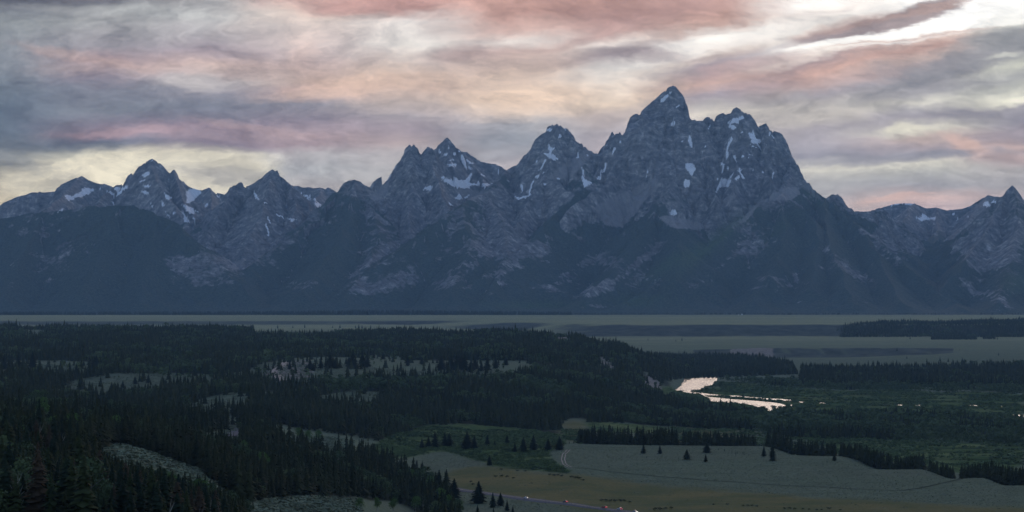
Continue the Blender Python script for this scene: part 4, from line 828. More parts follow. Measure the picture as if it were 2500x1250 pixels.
def leafy(seed, nleaf, size, wid=0.30, lobes=8, lo=0.22, bushy=False):
    r = np.random.default_rng(seed); V = []; T = []
    cs = []
    for k in range(lobes):
        a = r.uniform(0, 6.28); q = r.uniform(0.1, 0.62) * wid
        zc = r.uniform(lo + 0.12, 0.82) if not bushy else r.uniform(0.3, 0.65)
        cs.append((math.cos(a) * q, math.sin(a) * q, zc, r.uniform(0.42, 0.62) * wid if not bushy else r.uniform(.4, .6) * wid))
    if not bushy: cs.append((0, 0, 0.82, wid * 0.5))
    for k in range(nleaf):
        cx, cy, cz, R = cs[r.integers(len(cs))]
        d = r.normal(size=3); d /= np.linalg.norm(d); d[2] = abs(d[2]) * 0.9 + d[2] * .1 if r.random() < .6 else d[2]
        rr = R * r.uniform(0.65, 1.08)
        p = np.array([cx, cy, cz]) + d * rr * np.array([1, 1, 1.05 if not bushy else .8]); p[2] = min(max(p[2], lo * 0.6 if not bushy else .02), 1.0)
        nrm = d + r.normal(size=3) * 0.7; nrm /= np.linalg.norm(nrm)
        u = np.cross(nrm, r.normal(size=3)); u /= np.linalg.norm(u); v = np.cross(nrm, u)
        s = size * r.uniform(.6, 1.4); i = len(V)
        V += [tuple(p + u * s), tuple(p + v * s * .8), tuple(p - u * s), tuple(p - v * s * .8)]
        T += [(i, i + 1, i + 2), (i, i + 2, i + 3)]
    return np.array(V), np.array(T)
def trunk(seed, r0, top, limbs=0, lean=0.0):
    r = np.random.default_rng(seed); V = []; T = []
    def tube(p0, p1, ra, rb, n=6):
        p0 = np.array(p0, float); p1 = np.array(p1, float); d = p1 - p0; d /= np.linalg.norm(d)
        u = np.cross(d, (0.3, .9, .1)); u /= np.linalg.norm(u); v = np.cross(d, u); i = len(V)
        for p, q in ((p0, ra), (p1, rb)):
            for j in range(n):
                a = 6.283 * j / n; V.append(tuple(p + q * (math.cos(a) * u + math.sin(a) * v)))
        for j in range(n):
            k = (j + 1) % n; T.extend([(i + j, i + k, i + n + k), (i + j, i + n + k, i + n + j)])
    pts = [(0, 0, -0.03)]
    for k in range(1, 5): pts.append((r.uniform(-lean, lean) * k / 4, r.uniform(-lean, lean) * k / 4, top * k / 4))
    for k in range(4): tube(pts[k], pts[k + 1], r0 * (1 - .2 * k), r0 * (1 - .2 * (k + 1)))
    for k in range(limbs):
        i = r.integers(1, 4); a = r.uniform(0, 6.28); L_ = r.uniform(.12, .24)
        p = pts[i]; tube(p, (p[0] + math.cos(a) * L_, p[1] + math.sin(a) * L_, p[2] + r.uniform(.12, .25)), r0 * .45, r0 * .12, 4)
    return np.array(V), np.array(T)
def scatter_mesh(name, tmpl, X_, Y_, Zs, H, W_, tint, mat, chunk=None):
    """one mesh out of many copies of a few templates"""
    N = len(X_); pick = rng.integers(len(tmpl), size=N); rot = rng.uniform(0, 6.283, N)
    Vs = []; Ts = []; A = []; off = 0
    for k, (tv, tt) in enumerate(tmpl):
        i = np.nonzero(pick == k)[0]
        if not len(i): continue
        c = np.cos(rot[i])[:, None]; s = np.sin(rot[i])[:, None]
        x = (tv[:, 0] * c - tv[:, 1] * s) * W_[i][:, None] + X_[i][:, None]
        y = (tv[:, 0] * s + tv[:, 1] * c) * W_[i][:, None] + Y_[i][:, None]
        z = tv[:, 2] * H[i][:, None] + Zs[i][:, None]
        Vs.append(np.stack([x, y, z], -1).reshape(-1, 3).astype(np.float32))
        Ts.append((tt[None] + (np.arange(len(i)) * len(tv))[:, None, None] + off).reshape(-1, 3).astype(np.int32))
        A.append(np.repeat(tint[i], len(tv)).astype(np.float32)); off += len(i) * len(tv)
    return mesh_from(name, np.vstack(Vs), np.vstack(Ts), (mat,), attrs={'tint': np.concatenate(A)})

# ---------------------------------------------------------------- where trees grow
lgr = np.log(grows); cmin = np.minimum.accumulate(gPY, axis=0)
def crest(px, d):
    j = np.clip(np.searchsorted(gcols, px), 0, len(gcols) - 1); i = np.clip(np.searchsorted(grows, d) - 1, 0, len(grows) - 1)
    return cmin[i, j]
def cand(d0, d1, p0, p1, sp):
    x0 = min((p0 - 1250) * d0 / F, (p0 - 1250) * d1 / F); x1 = max((p1 - 1250) * d0 / F, (p1 - 1250) * d1 / F)
    xs = np.arange(x0, x1, sp); ys = np.arange(d0, d1, sp)
    X_, Y_ = np.meshgrid(xs, ys); X_ = (X_ + rng.uniform(-.48, .48, X_.shape) * sp).ravel(); Y_ = (Y_ + rng.uniform(-.48, .48, Y_.shape) * sp).ravel()
    z = ground_z(X_, Y_); px = 1250 + X_ * F / Y_; py = HY + (CAMZ - z) * F / Y_
    k = (px > p0) & (px < p1)
    return X_[k], Y_[k], z[k], px[k], py[k]
ALL = {'con': [], 'leaf': []}
def inp(px, py, polys):
    m = np.zeros(px.shape, bool)
    for p in polys: m |= in_poly(px, py, p)
    return m
def put(kind, X_, Y_, z, px, py, hmin, hmax, hid=14):
    h = (hmin * .75 + (hmax - hmin * .75) * rng.uniform(0, 1, len(X_)) ** 1.3) * (0.62 + 0.75 * fbm(X_ / 60, Y_ / 60, 3, 401)) * np.where(rng.random(len(X_)) < .05, 1.3, 1)
    top = py - h * F / Y_
    if len(X_) and Y_.min() < 1150:            # trees before the pale slope stand lower than it
        ln = np.interp(px, [225, 260, 500, 600, 700], [1040, 1100, 1158, 1208, 1235]) + rng.uniform(0, 26, len(px))
        f_ = (Y_ < 1000) & (px > 230)
        h = np.where(f_, np.minimum(h, (py - ln) * Y_ / F), h); top = py - h * F / Y_
        ok_ = h > 4.5
    else: ok_ = np.ones(len(X_), bool)
    k = ok_ & (top < crest(px, Y_) - 1) & (top < 1252) & (px > -70) & (px < 2570)
    ALL[kind].append(np.stack([X_[k], Y_[k], z[k], h[k], px[k], py[k]], 1))
openland = MEADOW + GRN + YEL
def woods(d0, d1, p0, p1, sp, hmin, hmax, cond, leaf=0.0, thin=0.0, patch=60):
    X_, Y_, z, px, py = cand(d0, d1, p0, p1, sp)
    jx_ = px + 40 * (fbm(X_ / 55, Y_ / 55, 4, 411, .6) - .5); jy_ = py + (6 + 6 * (px < 1300)) * (fbm(X_ / 55, Y_ / 90, 4, 413, .6) - .5)
    vis = py <= crest(px, Y_) + 2
    k = cond(px, py, Y_) & (~(vis & inp(jx_, jy_, openland)) | ((rng.random(len(px)) < .035) & inp(px, py, MEADOW) & (Y_ > 2400)))
    if thin: k &= vnoise(X_ / 45, Y_ / 45, 417) > thin
    X_, Y_, z, px, py = X_[k], Y_[k], z[k], px[k], py[k]
    lf = fbm(X_ / patch, Y_ / patch, 2, 421) < leaf
    put('con', X_[~lf], Y_[~lf], z[~lf], px[~lf], py[~lf], hmin, hmax)
    put('leaf', X_[lf], Y_[lf], z[lf], px[lf], py[lf], hmin * .75, hmax * .8)
woods(3700, 6350, -70, 1660, 9.0, 11, 21, lambda x, y, d: (x < 1640 - 22 * (d < 4750)) & (d < 6300) & ~((x > 620) & (x < 830) & (d > 5600)), 0.36)
woods(6350, 6900, 600, 1000, 16, 8, 15, lambda x, y, d: x > 0, 0.3, 0.72)
woods(2350, 3700, -70, 1660, 7.6, 11, 20, lambda x, y, d: (x < 1635) & ~((x > 1375 + (d - 2600) * 0.3) & (d < 3000)) & ~((x > 1130) & (x < 1430) & (d < 2700)), 0.36)
FC_ = [[(-70, 990), (640, 1040), (690, 1085), (860, 1112), (990, 1155), (1045, 1180), (1085, 1200), (1110, 1230), (1125, 1275), (-70, 1275)]]
woods(1150, 2400, -70, 1180, 6.8, 10, 19, lambda x, y, d: inp(x, np.minimum(y, 1270), FC_), 0.38)
woods(430, 1150, -70, 760, 5.4, 10, 18, lambda x, y, d: (x < 690 - (1150 - d) * 0.22), 0.30)
# woods on the far right terrace, and clumps in front of them
woods(8480, 10300, 2020, 2570, 13, 10, 18, lambda x, y, d: (x > 2035 + (d - 8480) * 0.02 + 25 * fbm(d / 100, x / 40, 2, 431)) & (d < 8800 + (x - 2035) * 3.0 * (0.5 + vnoise(x / 60, 0 * x, 433))), 0.25, 0.12)
woods(7900, 8200, 2270, 2390, 11, 12, 17, lambda x, y, d: (d > 7980) & (x < 2384) & (x > 2274), 0.1)
woods(8150, 8350, 2395, 2430, 12, 10, 15, lambda x, y, d: x > 2400, 0.1)
# the river flat
FL1 = [[(1590, 880), (1700, 866), (1850, 876), (1935, 890), (1948, 914), (1760, 922), (1690, 923), (1660, 926), (1630, 930), (1600, 915)]]
woods(4400, 6700, 1580, 1960, 11, 13, 20, lambda x, y, d: inp(x, y, FL1), 0.2)
FL2 = [[(1960, 905), (2100, 900), (2560, 892), (2560, 948), (2300, 944), (1950, 940)]]
woods(4300, 6000, 1940, 2570, 10, 15, 24, lambda x, y, d: inp(x, y, FL2), 0.26, 0.15)
FL3 = [[(1755, 928), (1990, 930), (2560, 935), (2560, 976), (2200, 973), (2000, 962), (1900, 955), (1760, 948)]]
woods(3800, 5200, 1740, 2570, 9, 8, 15, lambda x, y, d: inp(x, y, FL3), 0.80, 0.24)
FL4 = [[(1440, 990), (1560, 974), (1625, 980), (1700, 990), (1745, 1004), (1920, 1010), (2060, 1008), (2560, 1030), (2560, 1098), (2420, 1095), (2300, 1090), (2050, 1078), (1900, 1066), (1850, 1056), (1640, 1046), (1450, 1036)]]
woods(2500, 4300, 1430, 2570, 8.2, 10, 19, lambda x, y, d: inp(x, y, FL4) & (x > 1720), 0.62, 0.13)
woods(2500, 4300, 1430, 1760, 7.6, 11, 19, lambda x, y, d: inp(x, y, FL4) & (x <= 1740), 0.40)
FL5 = [[(1950, 985), (2560, 1005), (2560, 1012), (2060, 1008)]]
woods(3000, 4000, 1900, 2570, 9, 4, 9, lambda x, y, d: inp(x, y, FL5), 0.85, 0.3)
# rows of conifers just beyond the edge of the sage flat
def dedge(px): return np.interp(px, [1400, 1500, 1700, 1860, 2050, 2250, 2400, 2500, 2600], [2240, 2220, 2218, 2200, 2065, 1895, 1795, 1715, 1700])
for a, b_, dn, hh in [(1412, 1440, 18, 14), (1440, 1656, 45, 17.5), (1668, 1760, 26, 15), (1760, 1845, 30, 13), (1872, 2010, 36, 16), (2018, 2040, 14, 13), (2052, 2082, 16, 12), (2086, 2178, 32, 15), (2183, 2256, 30, 13.5), (2268, 2290, 10, 9), (2296, 2330, 12, 10), (2346, 2420, 26, 13), (2420, 2500, 32, 14.5), (2500, 2560, 20, 14)]:
    n = int(dn * 3.0); px = rng.uniform(a, b_, n); d = dedge(px) + rng.uniform(2, 46, n) ** 1.0
    X_ = (px - 1250) * d / F; z = ground_z(X_, d); z = np.maximum(z, ground_z((px - 1250) * dedge(px) / F, dedge(px)) - 6)
    z = ground_z(X_, d); py = HY + (CAMZ - z) * F / d
    h = rng.uniform(.72, 1.15, n) * hh + np.clip(dedge(px) * 0 + (ground_z((px - 1250) * dedge(px) / F, dedge(px)) - z), 0, 9) * .8
    ALL['con'].append(np.stack([X_, d, z, h, px, py], 1))
def base_at(px, py, dz):
    ds = np.linspace(dz[0], dz[1], 3000); X_ = (px - 1250) * ds / F
    v = HY + (CAMZ - ground_z(X_, ds)) * F / ds; i = int(np.argmin(np.abs(v - py))); return X_[i], ds[i], float(ground_z(X_[i], ds[i]))

# ---------------------------------------------------------------- tree things
def new_empty(name, loc, **props):
    o = bpy.data.objects.new(name, None); o.location = loc; o.empty_display_size = 1
    C.objects.link(o)
    for k, v in props.items(): o[k] = v
    return o
CON = {}; LEAF = {}
for ti in ('dark', 'olive', 'brown'):
    for s in range(5):
        v, f = conifer(100 + s, 36, 9, 0.155 + .02 * (s % 3)); CON[ti, s] = mesh_from('crown', v, f, (FOL[ti],))
for ti in ('leaf', 'lime'):
    for s in range(4):
        v, f = leafy(200 + s, 900, 0.024, 0.27 + .03 * (s % 3), 10); LEAF[ti, s] = mesh_from('crown', v, f, (FOL[ti],))
v, f = trunk(1, 0.016, 0.93); TRK = mesh_from('trunk', v, f, (bark,))
LTR = []
for s in range(3):
    v, f = trunk(20 + s, 0.018, 0.75, 6, 0.03); LTR.append(mesh_from('trunk', v, f, (pale_bark,)))
def tree(kind, x, y, z, h, ti, s, label, group, wid=1.0, cat='tree'):
    nm = {'con': 'pine_tree', 'leaf': 'cottonwood_tree'}[kind]
    e = new_empty(nm, (x, y, z - 0.2), label=label, category=cat)
    if group: e['group'] = group
    e.rotation_euler = (0, 0, random.uniform(0, 6.28)); e.scale = (h * wid, h * wid, h)
    for n_, me in (('trunk', TRK if kind == 'con' else LTR[s % 3]), ('crown', (CON if kind == 'con' else LEAF)[ti, s])):
        o = bpy.data.objects.new(n_, me); C.objects.link(o); o.parent = e
    return e
LONE = [ # px, py of the foot, height px, kind, width, label
 (1571,1107,25,'con',1.5,'bushy dark pine on the sage flat, leftmost of the loose row'),
 (1611,1108,22,'con',1.5,'squat dark pine on the sage flat, second in the loose row'),
 (1677,1122,27,'con',1.5,'olive rounded pine on the sage flat, standing nearer than its row'),
 (1696,1106,19,'con',1.5,'small pine close behind the olive rounded pine on the sage flat'),
 (1726,1105,27,'con',1.8,'broad dark pine on the sage flat touching the tree row behind'),
 (1723,1128,21,'con',1.4,'dark pine with a low bush at its foot, nearest of the loose row'),
 (1865,1115,29,'con',1.3,'narrow dark pine at the right end of the loose row'),
 (1886,1125,46,'con',1.2,'tallest pine on the right edge of the loose row, in front of the line'),
 (2037,1125,21,'con',1.2,'small pine standing in front of the line of pines on the terrace edge'),
 (1238,1083,25,'con',1.5,'dark pine at the left end of the meadow clump'),
 (1257,1103,24,'con',1.3,'small dark pine at the front of the meadow clump'),
 (1278,1104,38,'con',1.3,'tall dark pine in the middle of the meadow clump'),
 (1302,1101,41,'con',1.2,'tallest pine of the meadow clump with a bare top'),
 (1338,1101,32,'con',1.4,'broad dark pine right of the meadow clump'),
 (1366,1099,35,'con',1.5,'round topped dark pine at the right end of the meadow clump'),
 (1348,1065,11,'con',1.3,'tiny pine alone on the grey sage behind the meadow clump'),
 (1140,1097,44,'con',1.6,'wide dark pine leading the clump on the green meadow'),
 (1158,1097,36,'con',1.6,'second pine of the clump on the green meadow, on the right'),
 (1190,1090,30,'con',1.4,'mid-sized pine between green meadow and sage'),
 (1208,1089,16,'con',1.3,'short pine beside the mid-sized pine at the sage edge'),
 (1195,1136,26,'con',1.5,'dark pine among willow bushes below the sage patch'),
 (1097,1056,34,'con',1.4,'tall dark pine at the back of the green meadow'),
 (1030,1073,26,'con',1.5,'small dark pine at the left of the green meadow grove'),
 (1046,1075,30,'con',1.5,'dark pine second from the left in the green meadow grove'),
 (1062,1078,40,'con',1.4,'tallest pine of the green meadow grove'),
 (1086,1091,36,'con',1.5,'front right pine of the green meadow grove'),
 (1017,1141,19,'con',1.3,'small pine at the end of the forest tongue, left of a pair'),
 (1031,1141,16,'con',1.3,'small pine at the end of the forest tongue, right of a pair'),
 (1109,1218,52,'con',1.4,'big dark pine hiding the far end of the highway'),
 (1169,1229,56,'con',1.9,'broad dark pine standing before the highway, rounded top'),
 (1203,1239,38,'con',1.3,'dark pine before the highway, left of a pair'),
 (1222,1235,34,'con',1.3,'dark pine before the highway, right of a pair'),
 (1238,1247,27,'con',1.3,'low dark pine right of the roadside pair'),
 (1072,1203,58,'con',1.5,'tall dark pine at the right edge of the foreground forest'),
 (1090,1200,56,'con',1.4,'tall pine beside the foreground forest edge, closest to the yellow meadow'),
 (1252,1256,22,'con',1.3,'pine top at the bottom edge right of the roadside pines'),
 (1166,1263,32,'con',1.3,'pine top at the bottom edge under the broad roadside pine'),
 (1205,1264,26,'con',1.3,'pine top at the bottom edge between the roadside pines'),
]
NCON = 0; NLEAF = 0
for a, b_, hp, kd, wd, lb in LONE:
    x, y, z = base_at(a, b_, (1350, 2300)); tree(kd, x, y, z, hp * y / F, 'olive' if 'olive' in lb else 'dark', random.randrange(5), lb, None, wd * 1.45); NCON += 1
for a, b_, hp in [(1656,1120,5),(1787,1105,6),(1795,1108,7),(1796,1112,5),(1800,1107,6),(1814,1107,7),(1817,1111,6),(1828,1112,5),(1754,1099,5),(1769,1101,6),(1579,1118,6),(2019,1129,7),(1390,1078,8),(1401,1079,8),
                  (1163,1107,6),(1171,1108,6),(1180,1107,7),(1190,1110,6),(1201,1106,6),(1212,1108,7),(1142,1118,7),(1150,1112,5),(1216,1100,6),(1168,1121,5),(1228,1097,7)]:
    x, y, z = base_at(a, b_, (1700, 2300))
    tree('con', x, y, z, hp * y / F, 'dark', random.randrange(5), 'small dark sapling among those dotted on the open sage flat', 'pine saplings on the sage flat', 1.3); NCON += 1
for a, b_, hp in [(1401,766.5,3.4),(1434,766.5,4),(1440,766.5,4),(1444,766.5,4),(1460,766.5,4),(1494,766.5,4),(1537,766.5,3.5),(1608,766.5,4)]:
    x, y, z = base_at(a, b_, (12000, 13290)); y = 13050.0; x = (a - 1250) * y / F; z = float(ground_z(x, y))
    tree('leaf', x, y, z, hp * y / F, 'leaf', random.randrange(4), 'tiny dark tree on the far edge of the pale plain', 'tiny trees on the far plain', 1.5); NLEAF += 1
for a, b_, hp, lb in [(2222,828,8,'lone dark tree on the upper right terrace, left of the low wood'), (2435,829,7,'lone dark tree on the upper right terrace, right of the small clump'), (2214,876,8,'single dark tree on the pale strip under the bluff'), (2190,857,9,'small dark tree on the lip of the bluff'),
                      (1665,832,9,'larger tree at the tip of the right-hand terrace'), (1650,834,6,'smaller tree at the tip of the right-hand terrace'), (1582,831,6,'small tree standing alone below the long scarp'), (2343,854,3,'low bush alone on the right terrace'), (2438,868,8,'rounded tree on the right terrace near the frame edge'), (2295,882,12,'narrow pine at the edge of the pale strip, left of two'), (2315,884,11,'narrow pine at the edge of the pale strip, right of two')]:
    x, y, z = base_at(a, b_, (5300, 8450)); tree('con', x, y, z, hp * y / F, 'dark', random.randrange(5), lb, None, 1.5); NCON += 1
for k, (a, b_, hp) in enumerate([(678,795,8),(744,795,8),(830,795,9),(868,795,7),(876,795,9),(884,795,7),(905,795,8),(715,796,6),(812,795,5)]):
    y = 8950.0; x = (a - 1250) * y / F; z = float(ground_z(x, y))
    tree('con', x, y, z, (hp + 2) * y / F, 'dark', random.randrange(5), 'small dark tree in the thin row on the far left terrace', 'thin row of trees on the far left terrace', 1.6); NCON += 1
for a, b_, hp in [(682,894,12),(707,902,22),(757,902,26),(783,900,28),(806,898,40),(818,900,28),(852,898,32),(862,899,48),(885,897,40),(897,897,36),(912,876,16),(935,877,18),(958,875,8),(995,893,25),(1030,890,22),(1067,887,11),(1078,905,38),(1102,905,44),(1118,905,50),(1134,905,46),(1160,903,35),(1190,905,35),(1210,900,30),(1235,892,24),
                  (1098,902,36),(1126,900,40),(1150,908,30),(1175,906,26),(868,902,30),(800,902,26),(765,905,20),(748,908,18)]:
    x, y, z = base_at(a, b_, (3150, 4300)); tree('con', x, y, z, hp * y / F, 'dark', random.randrange(5), 'dark pine scattered over the pale meadow in the middle distance', 'pines on the middle meadow', 2.3); NCON += 1
for a, b_, hp in [(155,893,7),(163,893,6),(178,893,6),(195,893,6),(205,893,12),(215,893,12),(187,912,26),(209,916,20),(228,902,20),(235,900,35),(10,902,38),(22,902,30),(45,902,42),(80,900,45),(95,900,15),(362,935,24),(330,938,20),(300,955,20)]:
    x, y, z = base_at(a, b_, (3050, 4300)); tree('con', x, y, z, hp * y / F, 'dark', random.randrange(5), 'dark pine at the edge of the small pale meadow on the left', 'pines by the left meadow', 2.2); NCON += 1
SNAG = []
# the rest, largest in the picture first
A_ = {k: np.vstack(v) for k, v in ALL.items()}
def region_words(px, py, d):
    if d < 1150: return ('in the close foreground stand at the lower left', 'foreground stand at the lower left') if px < 260 else ('in the foreground stand right of the pale sage slope', 'foreground stand beside the pale sage slope')
    if px > 1380 and d < 2320: return ('in the line of pines along the terrace edge', 'pines along the terrace edge')
    if px > 1380: return ('on the river flat behind the terrace', 'trees on the river flat')
    if px < 500: return ('in the forest left of centre below the small hills', 'forest below the small hills')
    return ('in the forest at the bottom middle', 'forest at the bottom middle')
def individuals(kind, count):
    T_ = A_[kind]; px = T_[:, 4]; top = T_[:, 5] - T_[:, 3] * F / T_[:, 1]
    size = T_[:, 3] / T_[:, 1]
    ok = (px > 4) & (px < 2496) & (top < 1225)
    # spread: drop those wholly behind a bigger near neighbour
    o = np.argsort(-np.where(ok, size, 0)); take = []
    occ = np.full((64, 128), 1e9)
    for i in o:
        if len(take) >= count: break
        if not ok[i]: break
        take.append(i)
    take = np.array(take); keep = np.ones(len(T_), bool); keep[take] = False
    return T_[take], T_[keep]
ind, rest_c = individuals('con', 297 - NCON)
for x, y, z, h, px, py in ind:
    ti = random.choices(('dark', 'olive', 'brown'), (8, 2, 1) if px < 700 and y < 1900 else (9, 1, 0))[0]
    rg, gp = region_words(px, py, y)
    lb = {'dark': 'dark green conifer ', 'olive': 'olive tinted conifer ', 'brown': 'rusty brown tinged conifer '}[ti] + rg
    tree('con', x, y, z, h, ti, random.randrange(5), lb, {'dark': 'dark green conifers, ', 'olive': 'olive conifers, ', 'brown': 'rusty conifers, '}[ti] + gp, random.uniform(1.2, 1.8))
# aspens of the foreground
for a, b_, hp, lb in [(18,1165,70,'bright green aspen at the far left foreground edge'), (55,1195,85,'bright green aspen behind the small dark fir at far left'), (85,1190,70,'bright green aspen, rightmost of the three at far left'),
    (1015,1250,40,'green aspen beside the bare pale trunks at the bottom'), (880,1250,36,'low green aspen above the pale sage hump, left end'), (920,1250,38,'low green aspen above the pale sage hump, middle'), (960,1252,38,'low green aspen above the pale sage hump, right end'),
    (1050,1210,50,'green aspen at the edge of the forest by the meadow'), (1075,1235,48,'bright green aspen left of the big roadside pines'), (1095,1250,46,'bright lime aspen at the bottom edge near the highway'), (1120,1258,40,'lime aspen at the bottom edge, right end of the grove'), (1005,1185,42,'green aspen half hidden in the forest tongue'),
    (730,1080,38,'pale green aspen grove, left tree, above the small sage clearing'), (752,1084,34,'pale green aspen grove, bright middle tree'), (778,1082,36,'pale green aspen grove, right tree')]:
    x, y, z = base_at(a, b_, (700, 2350)) if b_ > 1100 else base_at(a, b_, (1700, 2300))
    if a < 100: y = 900.0; x = (a - 1250) * y / F; z = float(ground_z(x, y))
    tree('leaf', x, y, z, hp * y / F, 'lime', random.randrange(4), lb, None, 1.15); NLEAF += 1
indl, rest_l = individuals('leaf', 297 - NLEAF)
for x, y, z, h, px, py in indl:
    rg, gp = region_words(px, py, y)
    lime = (random.random() < .12)
    tree('leaf', x, y, z, h, 'lime' if lime else 'leaf', random.randrange(4), ('bright green leafy tree ' if lime else 'grey green leafy tree ') + rg, ('bright green leafy trees, ' if lime else 'grey green leafy trees, ') + gp, random.uniform(.9, 1.2))
for k_ in range(14):
    q_ = ind[random.randrange(len(ind))]
    if q_[1] < 2200 and q_[4] < 1100:
        x, y = q_[0] + 3, q_[1] - 3; SNAG.append((x, y, float(ground_z(x, y)), q_[3] * .85))
# bare pale snags
v, f = trunk(77, 0.014, 0.97, 9, 0.05); SN = mesh_from('trunk', v, f, (pale_bark,))
for a, b_, hp, lb in [(1010,1248,32,'bare pale dead trunk at the bottom, left of the two snags'), (1033,1252,34,'bare pale forked dead trunk at the bottom, right of the two snags'), (75,1212,26,'thin pale bare trunk in front of the far left aspens')]:
    x, y, z = base_at(a, b_, (700, 1900)); o = add('dead_tree', SN, label=lb, category='dead tree'); o.location = (x, y, z - .2); h = hp * y / F; o.scale = (h, h, h)

for x, y, z, h in SNAG:
    o = add('dead_tree', SN, label='thin bare dead trunk among the conifers of the lower left forest', category='dead tree', group='dead trunks in the lower left forest'); o.location = (x, y, z - .2); o.scale = (h * .8, h * .8, h)
def stuff(name, T_, bands, mat, label, cat, wr):
    Vs = []; Fs = []; As = []; off = 0
    for d0, d1, tm in bands:
        k = (T_[:, 1] >= d0) & (T_[:, 1] < d1)
        if not k.any(): continue
        q = T_[k]; tint = np.clip(0.5 * fbm(q[:, 0] / 90, q[:, 1] / 90, 2, 441) + 0.7 * rng.uniform(0, 1, len(q)) ** 1.6 - .08, 0, 1)
        me = scatter_mesh('tmp', tm, q[:, 0], q[:, 1], q[:, 2] - .3, q[:, 3], q[:, 3] * rng.uniform(wr[0], wr[1], len(q)), tint, mat)
        n = len(me.vertices); v = np.empty(n * 3, np.float32); me.vertices.foreach_get('co', v)
        f = np.empty(len(me.loops), np.int32); me.loops.foreach_get('vertex_index', f)
        a = np.empty(n, np.float32); me.attributes['tint'].data.foreach_get('value', a)
        Vs.append(v.reshape(-1, 3)); Fs.append(f.reshape(-1, 3) + off); As.append(a); off += n
        bpy.data.meshes.remove(me)
    me = mesh_from(name, np.vstack(Vs), np.vstack(Fs), (mat,), attrs={'tint': np.concatenate(As)})
    add(name, me, kind='stuff', label=label, category=cat); print(name, len(T_), 'trees', len(me.polygons), 'tris')
hi = [conifer(300 + s, 20, 8) for s in range(5)]; mid = [conifer(320 + s, 9, 6) for s in range(6)]; lowt = [conifer_low(340 + s, 4, 8) for s in range(6)]; tiny = [conifer_low(360 + s, 3, 6) for s in range(6)]
stuff('forest', rest_c, [(0, 1300, hi), (1300, 2400, mid), (2400, 3800, lowt), (3800, 20000, tiny)], F_CON, 'dense dark conifer forest covering the hills and terraces of the valley', 'forest', (1.15, 1.75))
hl = [leafy(400 + s, 260, 0.045, .3, 9) for s in range(4)]; ml = [leafy(420 + s, 110, 0.065, .3, 8) for s in range(5)]; ll = [leafy(440 + s, 40, 0.10, .3, 6) for s in range(6)]
stuff('broadleaf_woodland', rest_l, [(0, 1500, hl), (1500, 3000, ml), (3000, 20000, ll)], F_LEAF, 'leafy cottonwood woods along the river flat and in forest gaps', 'woodland', (1.0, 1.45))
# band of forest at the foot of the mountains
n = 2600; px = rng.uniform(-60, 1395, n); d = rng.uniform(13020, 13400, n)
q = np.stack([(px - 1250) * d / F, d, np.full(n, 30.), rng.uniform(14, 30, n) * np.clip(np.interp(px, [-60, 560, 700, 900, 1395], [.8, .9, 1.0, 1.25, .8]), 0, 2), px, px], 1)
n2 = 900; px2 = rng.uniform(1395, 2560, n2); d2 = rng.uniform(13260, 13400, n2)
q2 = np.stack([(px2 - 1250) * d2 / F, d2, np.full(n2, 30.), rng.uniform(8, 16, n2), px2, px2], 1)
stuff('far_woodland', np.vstack([q, q2]), [(0, 99999, tiny)], F_CON, 'thin blue-dark belt of trees between the pale plain and the mountains', 'woodland', (1.4, 2.2))

# ---------------------------------------------------------------- bushes
bt = [leafy(500 + s, 60, .10, .62, 6, .05, True) for s in range(5)]; btl = [leafy(520 + s, 18, .2, .62, 5, .05, True) for s in range(5)]
X_, Y_, z, px, py = cand(1560, 2700, 860, 1460, 3.6)
k = inp(px, py, GRN) & (vnoise(X_ / 22, Y_ / 9, 451) * .6 + vnoise(X_ / 7, Y_ / 5, 452) * .4 > .50) & (py <= crest(px, Y_) + 2)
T1 = np.stack([X_, Y_, z, rng.uniform(1.2, 3.4, len(X_)), px, py], 1)[k]
X_, Y_, z, px, py = cand(2300, 4700, 1640, 2560, 6.5)
k = (vnoise(X_ / 40, Y_ / 25, 455) > .45) & (z < -30) & ~inp(1250 + X_ * F / Y_, HY + dW / Y_, RIVER)
k &= vnoise(X_ / 14, Y_ / 14, 457) > .3
T2 = np.stack([X_, Y_, z, rng.uniform(1.5, 4.5, len(X_)), px, py], 1)[k]
stuff('willow_thicket', np.vstack([T1, T2]), [(0, 2300, bt), (2300, 9000, btl)], F_BUSH, 'low green willow thickets over the wet meadows and river banks', 'bushes', (1.3, 2.2))
BM = []
for s in range(4):
    v, f = leafy(540 + s, 220, .055, .62, 8, .05, True); BM.append(mesh_from('willow_bush', v, f, (FOL['dark'] if s % 2 else FOL['olive'],)))
